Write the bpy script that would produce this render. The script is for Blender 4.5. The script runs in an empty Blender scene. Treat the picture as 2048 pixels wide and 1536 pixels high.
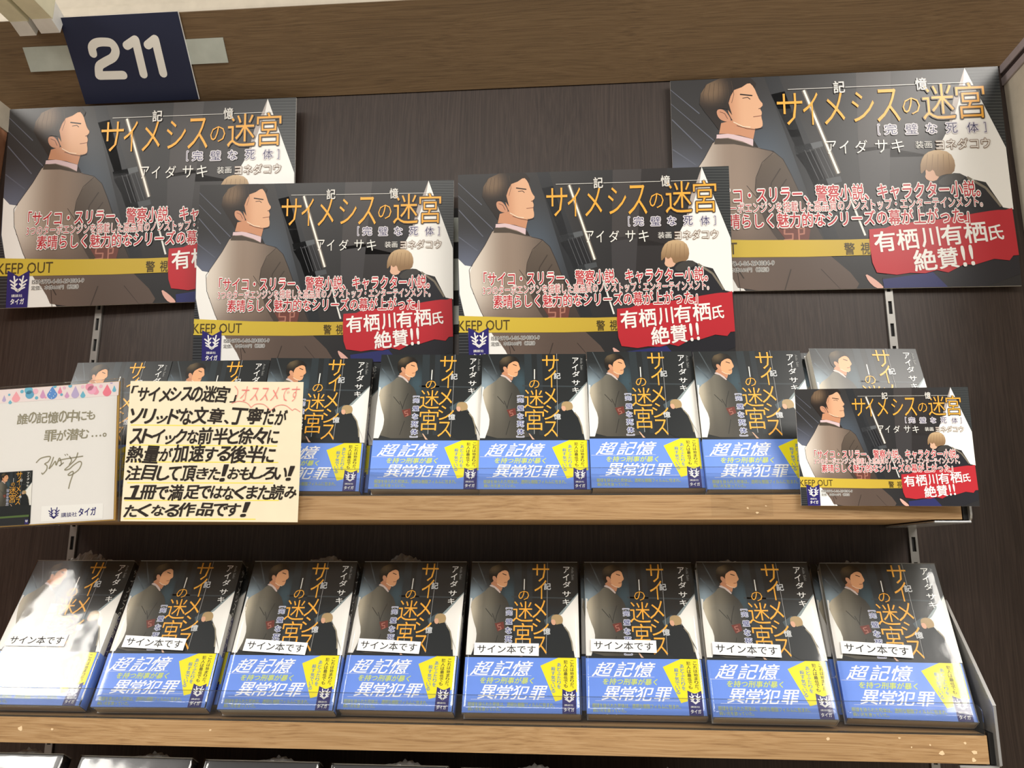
import bpy, bmesh, math, random
import numpy as np
from mathutils import Vector, Matrix, Euler
from mathutils.geometry import tessellate_polygon

SC = bpy.context.scene
COL = SC.collection
rad = math.radians

# ---------------------------------------------------------------- camera
TH, PS, RO, CD, FPX = 0.21172, 0.082383, 0.002971, 0.86531, 1620.69
cam_d = bpy.data.cameras.new('camera')
cam = bpy.data.objects.new('camera', cam_d)
COL.objects.link(cam)
cam_d.sensor_width = 36.0
cam_d.lens = FPX / 2048 * 36.0
cam_d.clip_start = 0.01
_f = Vector((-math.sin(PS) * math.cos(TH), math.cos(PS) * math.cos(TH), math.sin(TH)))
_r = Vector((math.cos(PS), math.sin(PS), 0))
_u = _r.cross(_f)
r2 = _r * math.cos(RO) + _u * math.sin(RO)
u2 = -_r * math.sin(RO) + _u * math.cos(RO)
M = Matrix((r2, u2, -_f)).transposed().to_4x4()
M.translation = Vector((0, -CD, 0))
cam.matrix_world = M
SC.camera = cam

# ---------------------------------------------------------------- world, lamps, exposure
w = bpy.data.worlds.new('world')
SC.world = w
w.use_nodes = True
w.node_tree.nodes['Background'].inputs[0].default_value = (1.0, 0.93, 0.84, 1)
w.node_tree.nodes['Background'].inputs[1].default_value = 0.22


def area(name, loc, sx, sy, power, rot=(0, 0, 0), color=(1.0, 0.95, 0.88)):
    d = bpy.data.lights.new(name, 'AREA')
    d.shape = 'RECTANGLE'
    d.size = sx
    d.size_y = sy
    d.energy = power
    d.color = color
    o = bpy.data.objects.new(name, d)
    o.location = loc
    o.rotation_euler = rot
    COL.objects.link(o)
    return o


# ceiling lamps of the shop, in two rows
area('ceiling_lamp', (-2.05, -1.20, 1.15), 1.35, 0.8, 68)
area('ceiling_lamp', (1.40, -1.15, 1.15), 1.3, 0.7, 54)
area('ceiling_lamp', (-0.6, -2.5, 1.35), 1.6, 0.6, 60)
area('ceiling_lamp', (1.6, -2.5, 1.35), 1.4, 0.6, 42)

SC.view_settings.view_transform = 'Standard'
SC.view_settings.look = 'None'
SC.view_settings.exposure = -0.12
SC.view_settings.gamma = 1.0
SC.view_settings.use_curve_mapping = False


# ---------------------------------------------------------------- colours and materials
def lin(c):
    return tuple(((v / 255) / 12.92 if v / 255 <= 0.04045 else ((v / 255 + 0.055) / 1.055) ** 2.4) for v in c[:3])


def new_mat(name):
    m = bpy.data.materials.new(name)
    m.use_nodes = True
    nt = m.node_tree
    b = nt.nodes['Principled BSDF']
    return m, nt, b


def plain(name, rgb, rough=0.5, metal=0.0, noise=0.06, scale=60, spec=0.5):
    m, nt, b = new_mat(name)
    tc = nt.nodes.new('ShaderNodeTexCoord')
    n = nt.nodes.new('ShaderNodeTexNoise')
    n.inputs['Scale'].default_value = scale
    n.inputs['Detail'].default_value = 3
    nt.links.new(tc.outputs['Object'], n.inputs['Vector'])
    rp = nt.nodes.new('ShaderNodeValToRGB')
    c = lin(rgb)
    rp.color_ramp.elements[0].position = 0.3
    rp.color_ramp.elements[1].position = 0.7
    rp.color_ramp.elements[0].color = tuple(v * (1 - noise) for v in c) + (1,)
    rp.color_ramp.elements[1].color = tuple(min(1, v * (1 + noise)) for v in c) + (1,)
    nt.links.new(n.outputs['Fac'], rp.inputs['Fac'])
    nt.links.new(rp.outputs['Color'], b.inputs['Base Color'])
    b.inputs['Roughness'].default_value = rough
    b.inputs['Metallic'].default_value = metal
    b.inputs['Specular IOR Level'].default_value = spec
    return m


def wood(name, dark, mid, light, along='x', fine=1.0, rough=0.5, bump=0.15, spec=0.4):
    """wood-grain laminate: long streaks along one axis, warped by a slow noise"""
    m, nt, b = new_mat(name)
    L = nt.links.new
    tc = nt.nodes.new('ShaderNodeTexCoord')
    mp = nt.nodes.new('ShaderNodeMapping')
    mp.inputs['Scale'].default_value = (9, 420 * fine, 420 * fine) if along == 'x' else (300 * fine, 300 * fine, 9)
    L(tc.outputs['Object'], mp.inputs['Vector'])
    mp2 = nt.nodes.new('ShaderNodeMapping')
    mp2.inputs['Scale'].default_value = (2.2, 9, 9) if along == 'x' else (11, 11, 1.6)
    L(tc.outputs['Object'], mp2.inputs['Vector'])
    slow = nt.nodes.new('ShaderNodeTexNoise')
    slow.inputs['Scale'].default_value = 1.6
    slow.inputs['Detail'].default_value = 2
    L(mp2.outputs['Vector'], slow.inputs['Vector'])
    sc = nt.nodes.new('ShaderNodeVectorMath')
    sc.operation = 'SCALE'
    sc.inputs['Scale'].default_value = 7.0
    L(slow.outputs['Color'], sc.inputs[0])
    ad = nt.nodes.new('ShaderNodeVectorMath')
    ad.operation = 'ADD'
    L(mp.outputs['Vector'], ad.inputs[0])
    L(sc.outputs['Vector'], ad.inputs[1])
    g = nt.nodes.new('ShaderNodeTexNoise')
    g.inputs['Scale'].default_value = 2.0
    g.inputs['Detail'].default_value = 5
    g.inputs['Roughness'].default_value = 0.6
    L(ad.outputs['Vector'], g.inputs['Vector'])
    rp = nt.nodes.new('ShaderNodeValToRGB')
    e = rp.color_ramp.elements
    e[0].position, e[1].position = 0.30, 0.68
    e[0].color = lin(dark) + (1,)
    e[1].color = lin(light) + (1,)
    k = e.new(0.47)
    k.color = lin(mid) + (1,)
    L(g.outputs['Fac'], rp.inputs['Fac'])
    mx = nt.nodes.new('ShaderNodeMix')
    mx.data_type = 'RGBA'
    mx.blend_type = 'MULTIPLY'
    mx.inputs['Factor'].default_value = 0.5
    rp2 = nt.nodes.new('ShaderNodeValToRGB')
    rp2.color_ramp.elements[0].color = (0.84, 0.84, 0.84, 1)
    rp2.color_ramp.elements[0].position = 0.35
    rp2.color_ramp.elements[1].position = 0.65
    rp2.color_ramp.elements[1].color = (1.08, 1.08, 1.08, 1)
    L(slow.outputs['Fac'], rp2.inputs['Fac'])
    L(rp.outputs['Color'], mx.inputs['A'])
    L(rp2.outputs['Color'], mx.inputs['B'])
    L(mx.outputs['Result'], b.inputs['Base Color'])
    bp = nt.nodes.new('ShaderNodeBump')
    bp.inputs['Strength'].default_value = bump
    bp.inputs['Distance'].default_value = 0.001
    L(g.outputs['Fac'], bp.inputs['Height'])
    L(bp.outputs['Normal'], b.inputs['Normal'])
    b.inputs['Roughness'].default_value = rough
    b.inputs['Specular IOR Level'].default_value = spec
    return m


def print_mat(name, rough, spec=0.5, coat=0.0):
    """printed surface: the ink colour is stored on the flat print geometry"""
    m, nt, b = new_mat(name)
    a = nt.nodes.new('ShaderNodeAttribute')
    a.attribute_name = 'ink'
    nt.links.new(a.outputs['Color'], b.inputs['Base Color'])
    b.inputs['Roughness'].default_value = rough
    b.inputs['Specular IOR Level'].default_value = spec
    b.inputs['Coat Weight'].default_value = coat
    b.inputs['Coat Roughness'].default_value = 0.15
    return m


def film_mat(name, rough, tint=(1, 1, 1), amount=0.09, wrinkle=0.0, scale=60, fres=0.3, haze=0.0):
    """clear film: lets light straight through and adds a thin gloss"""
    m, nt, b = new_mat(name)
    nt.nodes.remove(b)
    L = nt.links.new
    out = nt.nodes['Material Output']
    tr = nt.nodes.new('ShaderNodeBsdfTransparent')
    tr.inputs['Color'].default_value = tint + (1,)
    gl = nt.nodes.new('ShaderNodeBsdfGlossy')
    gl.inputs['Roughness'].default_value = rough
    mix = nt.nodes.new('ShaderNodeMixShader')
    fr = nt.nodes.new('ShaderNodeLayerWeight')
    fr.inputs['Blend'].default_value = 0.35
    mul = nt.nodes.new('ShaderNodeMath')
    mul.operation = 'MULTIPLY_ADD'
    mul.inputs[1].default_value = fres
    mul.inputs[2].default_value = amount
    L(fr.outputs['Fresnel'], mul.inputs[0])
    if wrinkle:
        tc = nt.nodes.new('ShaderNodeTexCoord')
        n = nt.nodes.new('ShaderNodeTexNoise')
        n.inputs['Scale'].default_value = scale
        n.inputs['Detail'].default_value = 2
        n.inputs['Distortion'].default_value = 1.0
        L(tc.outputs['Object'], n.inputs['Vector'])
        bp = nt.nodes.new('ShaderNodeBump')
        bp.inputs['Strength'].default_value = wrinkle
        bp.inputs['Distance'].default_value = 0.0012 if scale < 100 else 0.002
        L(n.outputs['Fac'], bp.inputs['Height'])
        L(bp.outputs['Normal'], gl.inputs['Normal'])
    top = gl
    if haze:
        df = nt.nodes.new('ShaderNodeBsdfDiffuse')
        df.inputs['Color'].default_value = (0.86, 0.86, 0.84, 1)
        top = nt.nodes.new('ShaderNodeMixShader')
        top.inputs[0].default_value = haze
        L(gl.outputs[0], top.inputs[1])
        L(df.outputs[0], top.inputs[2])
    L(mul.outputs[0], mix.inputs[0])
    L(tr.outputs[0], mix.inputs[1])
    L(top.outputs[0], mix.inputs[2])
    L(mix.outputs[0], out.inputs['Surface'])
    return m


MAT = {}
MAT['shelf'] = wood('oak_laminate', (140, 106, 70), (168, 133, 91), (182, 149, 108), 'x', 0.9, 0.5, 0.2)
MAT['header'] = wood('walnut_laminate', (86, 66, 43), (104, 81, 54), (116, 93, 65), 'x', 1.0, 0.55, 0.2)
MAT['back'] = wood('dark_wood_laminate', (46, 36, 32), (56, 45, 40), (68, 56, 50), 'z', 1.0, 0.42, 0.12)
MAT['side_beige'] = plain('beige_panel', (214, 204, 186), 0.5)
MAT['side_orange'] = wood('orange_wood', (150, 100, 70), (186, 130, 98), (200, 145, 112), 'z', 0.5)
MAT['lilac'] = plain('lilac_trim', (176, 164, 166), 0.4)
MAT['darkgap'] = plain('dark_gap', (52, 40, 40), 0.6)
MAT['steel'] = plain('painted_steel', (158, 156, 152), 0.35, 0.5)
MAT['steel_white'] = plain('bright_steel', (205, 205, 205), 0.25, 0.7)
MAT['black'] = plain('black_channel', (18, 17, 17), 0.7)
MAT['cream'] = plain('cream_plastic', (232, 228, 200), 0.45)
MAT['whiteplastic'] = plain('white_plastic', (238, 238, 236), 0.4)
MAT['tape'] = plain('grey_tape', (178, 184, 176), 0.45)
MAT['paper'] = plain('white_paper', (236, 234, 228), 0.6)
MAT['pages'] = None
MAT['print'] = print_mat('printed_gloss', 0.30, 0.45)
MAT['print_matt'] = print_mat('printed_matt', 0.6, 0.3)
MAT['film'] = film_mat('shrink_film', 0.10, (0.99, 0.99, 0.99), 0.045, 0.30, 16)
MAT['film_crumple'] = film_mat('crumpled_film', 0.28, (0.94, 0.94, 0.92), 0.30, 0.9, 120, haze=0.6)
MAT['acrylic'] = film_mat('clear_acrylic', 0.06, (0.97, 0.975, 0.975), 0.05)
MAT['acrylic_edge'] = film_mat('clear_acrylic_edge', 0.15, (0.78, 0.80, 0.78), 0.25)
MAT['clear_tape'] = film_mat('clear_tape', 0.3, (0.985, 0.985, 0.98), 0.01, fres=0.05)
MAT['cello'] = film_mat('cellophane_bag', 0.1, (0.97, 0.97, 0.96), 0.03, 0.15, 30)
MAT['cover_dark'] = plain('black_cover', (26, 26, 28), 0.25)
MAT['cover_white'] = plain('white_cover', (226, 225, 222), 0.3)
MAT['chip'] = plain('bare_chip', (226, 198, 158), 0.8)
MAT['sky'] = plain('fallback', (128, 128, 128))


def pages_mat():
    m, nt, b = new_mat('page_edges')
    tc = nt.nodes.new('ShaderNodeTexCoord')
    mp = nt.nodes.new('ShaderNodeMapping')
    mp.inputs['Scale'].default_value = (8, 2600, 8)
    nt.links.new(tc.outputs['Object'], mp.inputs['Vector'])
    n = nt.nodes.new('ShaderNodeTexNoise')
    n.inputs['Scale'].default_value = 1
    nt.links.new(mp.outputs['Vector'], n.inputs['Vector'])
    rp = nt.nodes.new('ShaderNodeValToRGB')
    rp.color_ramp.elements[0].position = 0.35
    rp.color_ramp.elements[1].position = 0.65
    rp.color_ramp.elements[0].color = lin((206, 199, 182)) + (1,)
    rp.color_ramp.elements[1].color = lin((240, 236, 222)) + (1,)
    nt.links.new(n.outputs['Fac'], rp.inputs['Fac'])
    nt.links.new(rp.outputs['Color'], b.inputs['Base Color'])
    b.inputs['Roughness'].default_value = 0.7
    return m


MAT['pages'] = pages_mat()


# ---------------------------------------------------------------- object helpers
def link(name, me, mat=None, parent=None):
    o = bpy.data.objects.new(name, me)
    COL.objects.link(o)
    if mat is not None and me is not None:
        me.materials.clear()
        me.materials.append(mat)
    if parent is not None:
        o.parent = parent
    return o


def tag(o, label, cat, group=None):
    o['label'] = label
    o['category'] = cat
    if group:
        o['group'] = group
    return o


def structure(o, label=None):
    o['kind'] = 'structure'
    if label:
        o['label'] = label
    return o


def thing(name, label, cat, loc=(0, 0, 0), rot=(0, 0, 0), group=None):
    o = bpy.data.objects.new(name, None)
    o.empty_display_size = 0.02
    COL.objects.link(o)
    o.location = loc
    o.rotation_euler = rot
    return tag(o, label, cat, group)


def bm_mesh(bm, name='m', smooth=False):
    bmesh.ops.recalc_face_normals(bm, faces=bm.faces)
    me = bpy.data.meshes.new(name)
    bm.to_mesh(me)
    bm.free()
    if smooth:
        for p in me.polygons:
            p.use_smooth = True
    return me


def box(bm, x0, x1, y0, y1, z0, z1, bevel=0.0):
    r = bmesh.ops.create_cube(bm, size=1.0)
    for v in r['verts']:
        v.co = Vector(((x0 + x1) / 2 + v.co.x * (x1 - x0), (y0 + y1) / 2 + v.co.y * (y1 - y0), (z0 + z1) / 2 + v.co.z * (z1 - z0)))
    if bevel:
        es = list({e for v in r['verts'] for e in v.link_edges})
        bmesh.ops.bevel(bm, geom=es, offset=bevel, segments=2, affect='EDGES', profile=0.7)


def box_obj(name, b, mat, parent=None, bevel=0.0):
    bm = bmesh.new()
    box(bm, *b, bevel=bevel)
    return link(name, bm_mesh(bm, name), mat, parent)


def prism(bm, pts, x0, x1):
    """closed polygon in (y, z) extruded along x"""
    a = [bm.verts.new((x0, p[0], p[1])) for p in pts]
    b = [bm.verts.new((x1, p[0], p[1])) for p in pts]
    bm.faces.new(a)
    bm.faces.new(list(reversed(b)))
    n = len(pts)
    for i in range(n):
        bm.faces.new((a[i], a[(i + 1) % n], b[(i + 1) % n], b[i]))


def prism_z(bm, pts, y0, y1):
    """closed polygon in (x, z) extruded along y"""
    a = [bm.verts.new((p[0], y0, p[1])) for p in pts]
    b = [bm.verts.new((p[0], y1, p[1])) for p in pts]
    bm.faces.new(a)
    bm.faces.new(list(reversed(b)))
    n = len(pts)
    for i in range(n):
        bm.faces.new((a[i], a[(i + 1) % n], b[(i + 1) % n], b[i]))


# ---------------------------------------------------------------- flat print
class Frame:
    """maps measured layout coordinates of a printed sheet to its own x / z in metres"""

    def __init__(self, corners, W, H):
        # corners: tl, tr, bl, br
        dst = [(0, H), (W, H), (0, 0), (W, 0)]
        A, b = [], []
        for (x, y), (u, v) in zip(corners, dst):
            A.append([x, y, 1, 0, 0, 0, -u * x, -u * y]); b.append(u)
            A.append([0, 0, 0, x, y, 1, -v * x, -v * y]); b.append(v)
        h = np.linalg.solve(np.array(A, float), np.array(b, float))
        self.h = h
        self.W, self.H = W, H

    def __call__(self, x, y):
        h = self.h
        d = h[6] * x + h[7] * y + 1
        return ((h[0] * x + h[1] * y + h[2]) / d, (h[3] * x + h[4] * y + h[5]) / d)

    def pts(self, L):
        return [self(*p) for p in L]


_text_cache = {}


def text_geo(s, offset=0.0, shear=0.0):
    key = (s, offset, shear)
    if key in _text_cache:
        return _text_cache[key]
    cu = bpy.data.curves.new('t', 'FONT')
    cu.body = s
    cu.resolution_u = 2
    cu.offset = offset
    cu.shear = shear
    cu.fill_mode = 'BOTH'
    o = bpy.data.objects.new('t', cu)
    COL.objects.link(o)
    dg = bpy.context.evaluated_depsgraph_get()
    dg.update()
    me = o.evaluated_get(dg).to_mesh()
    V = [(v.co.x, v.co.y) for v in me.vertices]
    F = [tuple(p.vertices) for p in me.polygons]
    o.evaluated_get(dg).to_mesh_clear()
    bpy.data.objects.remove(o)
    bpy.data.curves.remove(cu)
    _text_cache[key] = (V, F)
    return V, F


LAYER = 0.00006


class Sheet:
    """collects flat coloured shapes (x, z in metres, layer number) into one mesh"""

    def __init__(self, W, H, base=0):
        self.V, self.F, self.C = [], [], []
        self.W, self.H = W, H
        self.base = base

    def _clip(self, x, z):
        return (min(max(x, 0), self.W), min(max(z, 0), self.H))

    def raw(self, verts, faces, color, layer):
        n = len(self.V)
        y = -LAYER * (layer + self.base)
        for (x, z) in verts:
            x, z = self._clip(x, z)
            self.V.append((x, y, z))
            c = color(x, z) if callable(color) else color
            self.C.append(lin(c) + (1.0,))
        for f in faces:
            self.F.append(tuple(i + n for i in f))

    def poly(self, pts, color, layer, cell=None):
        if cell is None:
            tris = tessellate_polygon([[Vector((p[0], p[1], 0)) for p in pts]])
            self.raw(pts, [t for t in tris], color, layer)
            return
        bm = bmesh.new()
        vs = [bm.verts.new((p[0], 0, p[1])) for p in pts]
        tris = tessellate_polygon([[Vector((p[0], p[1], 0)) for p in pts]])
        for t in tris:
            try:
                bm.faces.new([vs[i] for i in t])
            except ValueError:
                pass
        xs = [p[0] for p in pts]
        zs = [p[1] for p in pts]
        for ax, lo, hi in ((0, min(xs), max(xs)), (2, min(zs), max(zs))):
            k = lo + cell
            while k < hi:
                co = Vector((k if ax == 0 else 0, 0, k if ax == 2 else 0))
                no = Vector((1 if ax == 0 else 0, 0, 1 if ax == 2 else 0))
                bmesh.ops.bisect_plane(bm, geom=bm.verts[:] + bm.edges[:] + bm.faces[:], plane_co=co, plane_no=no)
                k += cell
        bm.verts.index_update()
        self.raw([(v.co.x, v.co.z) for v in bm.verts], [tuple(v.index for v in f.verts) for f in bm.faces], color, layer)
        bm.free()

    def rect(self, x0, x1, z0, z1, color, layer, cell=None):
        self.poly([(x0, z0), (x1, z0), (x1, z1), (x0, z1)], color, layer, cell)

    def stroke(self, pts, width, color, layer, closed=False, caps=True, w1=None):
        n = len(pts)
        if n > 7:
            # one continuous ribbon with shared edges
            P = [Vector(p) for p in pts]
            L_, R_ = [], []
            for i in range(n):
                d = (P[min(i + 1, n - 1)] - P[max(i - 1, 0)])
                d.normalize()
                m = Vector((-d.y, d.x)) * width / 2
                L_.append(tuple(P[i] + m))
                R_.append(tuple(P[i] - m))
            self.raw(L_ + R_, [(i, i + 1, n + i + 1, n + i) for i in range(n - 1)], color, layer)
            self.disc(pts[0], width / 2, color, layer + 0.4, 12)
            self.disc(pts[-1], width / 2, color, layer + 0.5, 12)
            return
        for i in range(n - 1 + (1 if closed else 0)):
            a, b = Vector(pts[i]), Vector(pts[(i + 1) % n])
            d = b - a
            if d.length < 1e-9:
                continue
            d.normalize()
            nrm = Vector((-d.y, d.x))
            wa = width if w1 is None else width + (w1 - width) * i / max(1, n - 1)
            wb = width if w1 is None else width + (w1 - width) * (i + 1) / max(1, n - 1)
            self.raw([tuple(a + nrm * wa / 2), tuple(b + nrm * wb / 2), tuple(b - nrm * wb / 2), tuple(a - nrm * wa / 2)], [(0, 1, 2, 3)], color, layer + 0.12 * (i % 3))
        if caps:
            for i, p in enumerate(pts):
                wa = width if w1 is None else width + (w1 - width) * i / max(1, n - 1)
                self.disc(p, wa / 2, color, layer + 0.36 + 0.12 * (i % 3), 12 if width > 0.004 else 8)

    def disc(self, c, r, color, layer, n=14, rz=None):
        rz = rz or r
        self.raw([(c[0] + r * math.cos(2 * math.pi * k / n), c[1] + rz * math.sin(2 * math.pi * k / n)) for k in range(n)], [tuple(range(n))], color, layer)

    def text(self, s, p0, p1, color, layer, bold=0.0, shear=0.0, rot=0.0, halo=None, halo_w=0.05, turn=False):
        """fit the lettering to the box whose upper left is p0 and lower right p1 (metres)"""
        V, F = text_geo(s, min(bold, 0.0), shear)
        xs = [v[0] for v in V]
        ys = [v[1] for v in V]
        x0, x1, y0, y1 = min(xs), max(xs), min(ys), max(ys)
        W, H = p1[0] - p0[0], p0[1] - p1[1]
        cx, cz = (p0[0] + p1[0]) / 2, (p0[1] + p1[1]) / 2

        def place(V):
            out = []
            for (x, y) in V:
                if turn:
                    u, v = (y - (y0 + y1) / 2) / (y1 - y0) * W, -(x - (x0 + x1) / 2) / (x1 - x0) * H
                else:
                    u, v = (x - (x0 + x1) / 2) / (x1 - x0) * W, (y - (y0 + y1) / 2) / (y1 - y0) * H
                if rot:
                    u, v = u * math.cos(rot) - v * math.sin(rot), u * math.sin(rot) + v * math.cos(rot)
                out.append((cx + u, cz + v))
            return out
        if halo:
            hw = halo_w + max(bold, 0.0)
            for k in range(8):
                a = 2 * math.pi * k / 8
                self.raw(place([(x + hw * math.cos(a), y + hw * math.sin(a)) for x, y in V]), F, halo, layer - 0.97 + 0.11 * k)
            self.raw(place(V), F, halo, layer - 0.08)
        if bold > 0:
            for k in range(4):
                a = math.pi / 4 + math.pi / 2 * k
                self.raw(place([(x + bold * math.cos(a), y + bold * math.sin(a)) for x, y in V]), F, color, layer + 0.04 + 0.12 * k)
        self.raw(place(V), F, color, layer + 0.54)

    def build(self, name, mat, parent=None):
        me = bpy.data.meshes.new(name)
        me.from_pydata(self.V, [], self.F)
        at = me.color_attributes.new('ink', 'FLOAT_COLOR', 'POINT')
        at.data.foreach_set('color', [c for col in self.C for c in col])
        # every printed face looks to the front (-y)
        bm = bmesh.new()
        bm.from_mesh(me)
        bm.normal_update()
        for f in bm.faces:
            if f.normal.y > 0:
                f.normal_flip()
        bm.to_mesh(me)
        bm.free()
        return link(name, me, mat, parent)


def lerp(a, b, t):
    t = min(max(t, 0), 1)
    return tuple(a[i] + (b[i] - a[i]) * t for i in range(3))


def sstep(a, b, x):
    t = min(max((x - a) / (b - a), 0), 1)
    return t * t * (3 - 2 * t)


def smooth_pts(P, it=2):
    """round a closed outline (corner cutting)"""
    for _ in range(it):
        Q = []
        n = len(P)
        for i in range(n):
            a, b = P[i], P[(i + 1) % n]
            Q.append((a[0] * .75 + b[0] * .25, a[1] * .75 + b[1] * .25))
            Q.append((a[0] * .25 + b[0] * .75, a[1] * .25 + b[1] * .75))
        P = Q
    return P


NAVY = (44, 38, 112)
GOLD = (246, 178, 66)
WHITE = (248, 247, 243)
RED = (192, 50, 60)
TAPE_Y = (214, 186, 66)


def emblem(sh, x0, z0, w, h, color, layer):
    """antler mark in the box with lower left x0, z0"""
    def q(u, v):
        return (x0 + u * w, z0 + v * h)
    t = w * 0.085
    sh.poly([q(.5, .0), q(.70, .17), q(.62, .30), q(.5, .19), q(.38, .30), q(.30, .17)], color, layer)
    sh.poly([q(.5, .0), q(.60, .10), q(.5, .24), q(.40, .10)], color, layer)
    for s in (-1, 1):
        def m(u, v):
            return q(.5 + s * u, v)
        sh.stroke([m(.10, .12), m(.20, .36), m(.20, .60), m(.26, .98)], t, color, layer)
        sh.stroke([m(.19, .34), m(.40, .50)], t, color, layer)
        sh.stroke([m(.20, .54), m(.46, .74)], t, color, layer)
        sh.stroke([m(.14, .20), m(.36, .30)], t, color, layer)
        sh.stroke([m(.20, .40), m(.08, .52)], t, color, layer)
        sh.stroke([m(.22, .62), m(.07, .80)], t, color, layer)


# ---------------------------------------------------------------- the setting
# back panel
o = box_obj('wall_back', (-1.15, 0.95, 0.0, 0.018, -0.75, 0.60), MAT['back'])
structure(o)
o = box_obj('floor', (-3.0, 3.0, -3.2, 0.3, -1.40, -1.38), plain('floor_tiles', (196, 188, 172), 0.4))
structure(o)
# sloping fascia above the bay (43 degrees), its lower edge against the back panel
HB = rad(43)
HZ = 0.5476
hd = box_obj('header_board', (-1.25, 1.15, -0.002, 0.020, 0.0, 0.0995), MAT['header'])
hd.rotation_euler = (HB, 0, 0)
hd.location = (0, 0, HZ)
structure(hd)
# pale wall above it
o = box_obj('wall_upper', (-1.3, 1.2, -0.050, 0.02, 0.6215, 1.0), MAT['side_beige'])
structure(o)
o = box_obj('trim_1', (-1.3, 1.2, -0.064, -0.0505, 0.6235, 0.640), MAT['side_beige'], bevel=0.004)
structure(o)
# side panels of the bay
o = box_obj('wall_right', (0.484, 0.50, -0.20, -0.0005, -0.75, 0.522), MAT['side_beige'])
structure(o)
o = box_obj('trim_2', (0.482, 0.50, -0.20, -0.0005, 0.5225, 0.531), MAT['lilac'])
structure(o)
o = box_obj('trim_3', (0.4835, 0.50, -0.20, -0.0005, 0.5312, 0.5375), MAT['darkgap'])
structure(o)
o = box_obj('trim_4', (0.482, 0.50, -0.20, -0.0005, 0.5377, 0.5468), MAT['lilac'])
structure(o)
o = box_obj('wall_left', (-0.72, -0.702, -0.20, -0.0005, -0.75, 0.515), MAT['side_orange'])
structure(o)
o = box_obj('trim_5', (-0.72, -0.7005, -0.20, -0.0005, 0.5155, 0.5465), MAT['side_beige'])
structure(o)


# slotted uprights
def upright(x, label):
    t = thing('slotted_upright', label, 'shelf upright', (x, 0, -0.7))
    bm = bmesh.new()
    h = 1.24
    w_, s_, d = 0.0040, 0.0019, 0.0030
    box(bm, -w_, -s_, -d, -0.0003, 0, h)
    box(bm, s_, w_, -d, -0.0003, 0, h)
    z = 0.010
    pitch = 0.0249
    k = 0
    zz = 0.0
    while zz < h - pitch:
        box(bm, -s_, s_, -d, -0.0003, zz, zz + 0.0105)
        zz += pitch
    link('slotted_rail', bm_mesh(bm), MAT['steel'], t)
    box_obj('channel_back', (-s_, s_, -0.0008, -0.0004, 0, h), MAT['black'], t)
    return t


upright(-0.5546, 'grey slotted metal upright on the dark wall at the left, above the signed board')
upright(0.3356, 'grey slotted metal upright on the dark wall at the right, under the largest poster')
# short grey strip seen between the two middle posters
t = thing('poster_hanging_strip', 'short grey and black notched strip showing between the two middle posters', 'hanging strip', (-0.1362, 0, 0.255))
bm = bmesh.new()
for a, b_ in ((0.0, 0.022), (0.040, 0.078), (0.098, 0.128)):
    box(bm, -0.0065, 0.0065, -0.0025, -0.0006, a, b_, bevel=0.0005)
link('grey_tab', bm_mesh(bm), MAT['tape'], t)
box_obj('black_backing', (-0.0065, 0.0065, -0.0012, -0.0003, -0.01, 0.14), MAT['black'], t)


# shelves
def shelf(z0, label, chips, xr=0.333):
    t = thing('wall_shelf', label, 'shelf', (0, 0, z0))
    bm = bmesh.new()
    box(bm, -0.557, xr, -0.1197, -0.0032, 0.0, 0.0222, bevel=0.0004)
    b = link('shelf_board', bm_mesh(bm), MAT['shelf'], t)
    b['label'] = 'oak coloured laminate board'
    if chips:
        for (x, z, s) in chips:
            rnd = random.Random(int(x * 1e4))
            n = 9
            P = [(x + s * rnd.uniform(.5, 1.1) * math.cos(2 * math.pi * k / n), z + s * rnd.uniform(.4, 1.0) * math.sin(2 * math.pi * k / n)) for k in range(n)]
            bm = bmesh.new()
            prism_z(bm, [(p[0], max(p[1], 0.0004)) for p in P], -0.1199, -0.1197)
            link('pale_chip', bm_mesh(bm), MAT['chip'], t)
    # clear lip in front of the books
    bm = bmesh.new()
    h = 0.0245
    pts = [(-0.556, 0.0224)]
    r = 0.008
    pts += [(xr - 0.001, 0.0224)]
    pts += [(xr - 0.001 - r + r * math.cos(a), 0.0224 + h - r + r * math.sin(a)) for a in [rad(k) for k in range(0, 91, 15)]]
    pts += [(-0.556, 0.0224 + h)]
    prism_z(bm, pts, -0.1196, -0.1182)
    lip = link('clear_lip', bm_mesh(bm), MAT['acrylic'], t)
    lip['label'] = 'clear acrylic lip along the front edge'
    box_obj('lip_top_edge', (-0.556, xr - 0.008, -0.11965, -0.11815, 0.0224 + h, 0.0224 + h + 0.0005), MAT['acrylic_edge'], lip)
    box_obj('lip_base_edge', (-0.556, xr - 0.002, -0.1199, -0.1150, 0.0222, 0.0230), MAT['acrylic_edge'], lip)
    return t


SU = 0.0343 - 0.0001
SL = -0.1644
SHT = SU + 0.0222
SLT = SL + 0.0222
sh_up = shelf(SU, 'upper oak coloured shelf carrying the unwrapped books', [(0.150, 0.010, .0012), (0.158, 0.006, .0016), (0.166, 0.012, .0010), (0.262, 0.016, .002), (0.268, 0.013, .0012)])
sh_lo = shelf(SL, 'lower oak coloured shelf with chipped front edge carrying the film-wrapped books', [(-0.508, 0.012, .0028), (-0.537, 0.003, .0026), (-0.478, 0.012, .0014), (-0.33, 0.014, .0012),
              (0.205, 0.017, .0016), (0.263, 0.019, .0013), (0.272, 0.012, .001), (0.296, 0.008, .0030), (0.322, 0.009, .0028), (0.3205, 0.003, .0022), (0.315, 0.016, .0013), (0.287, 0.014, .0010)])


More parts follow.
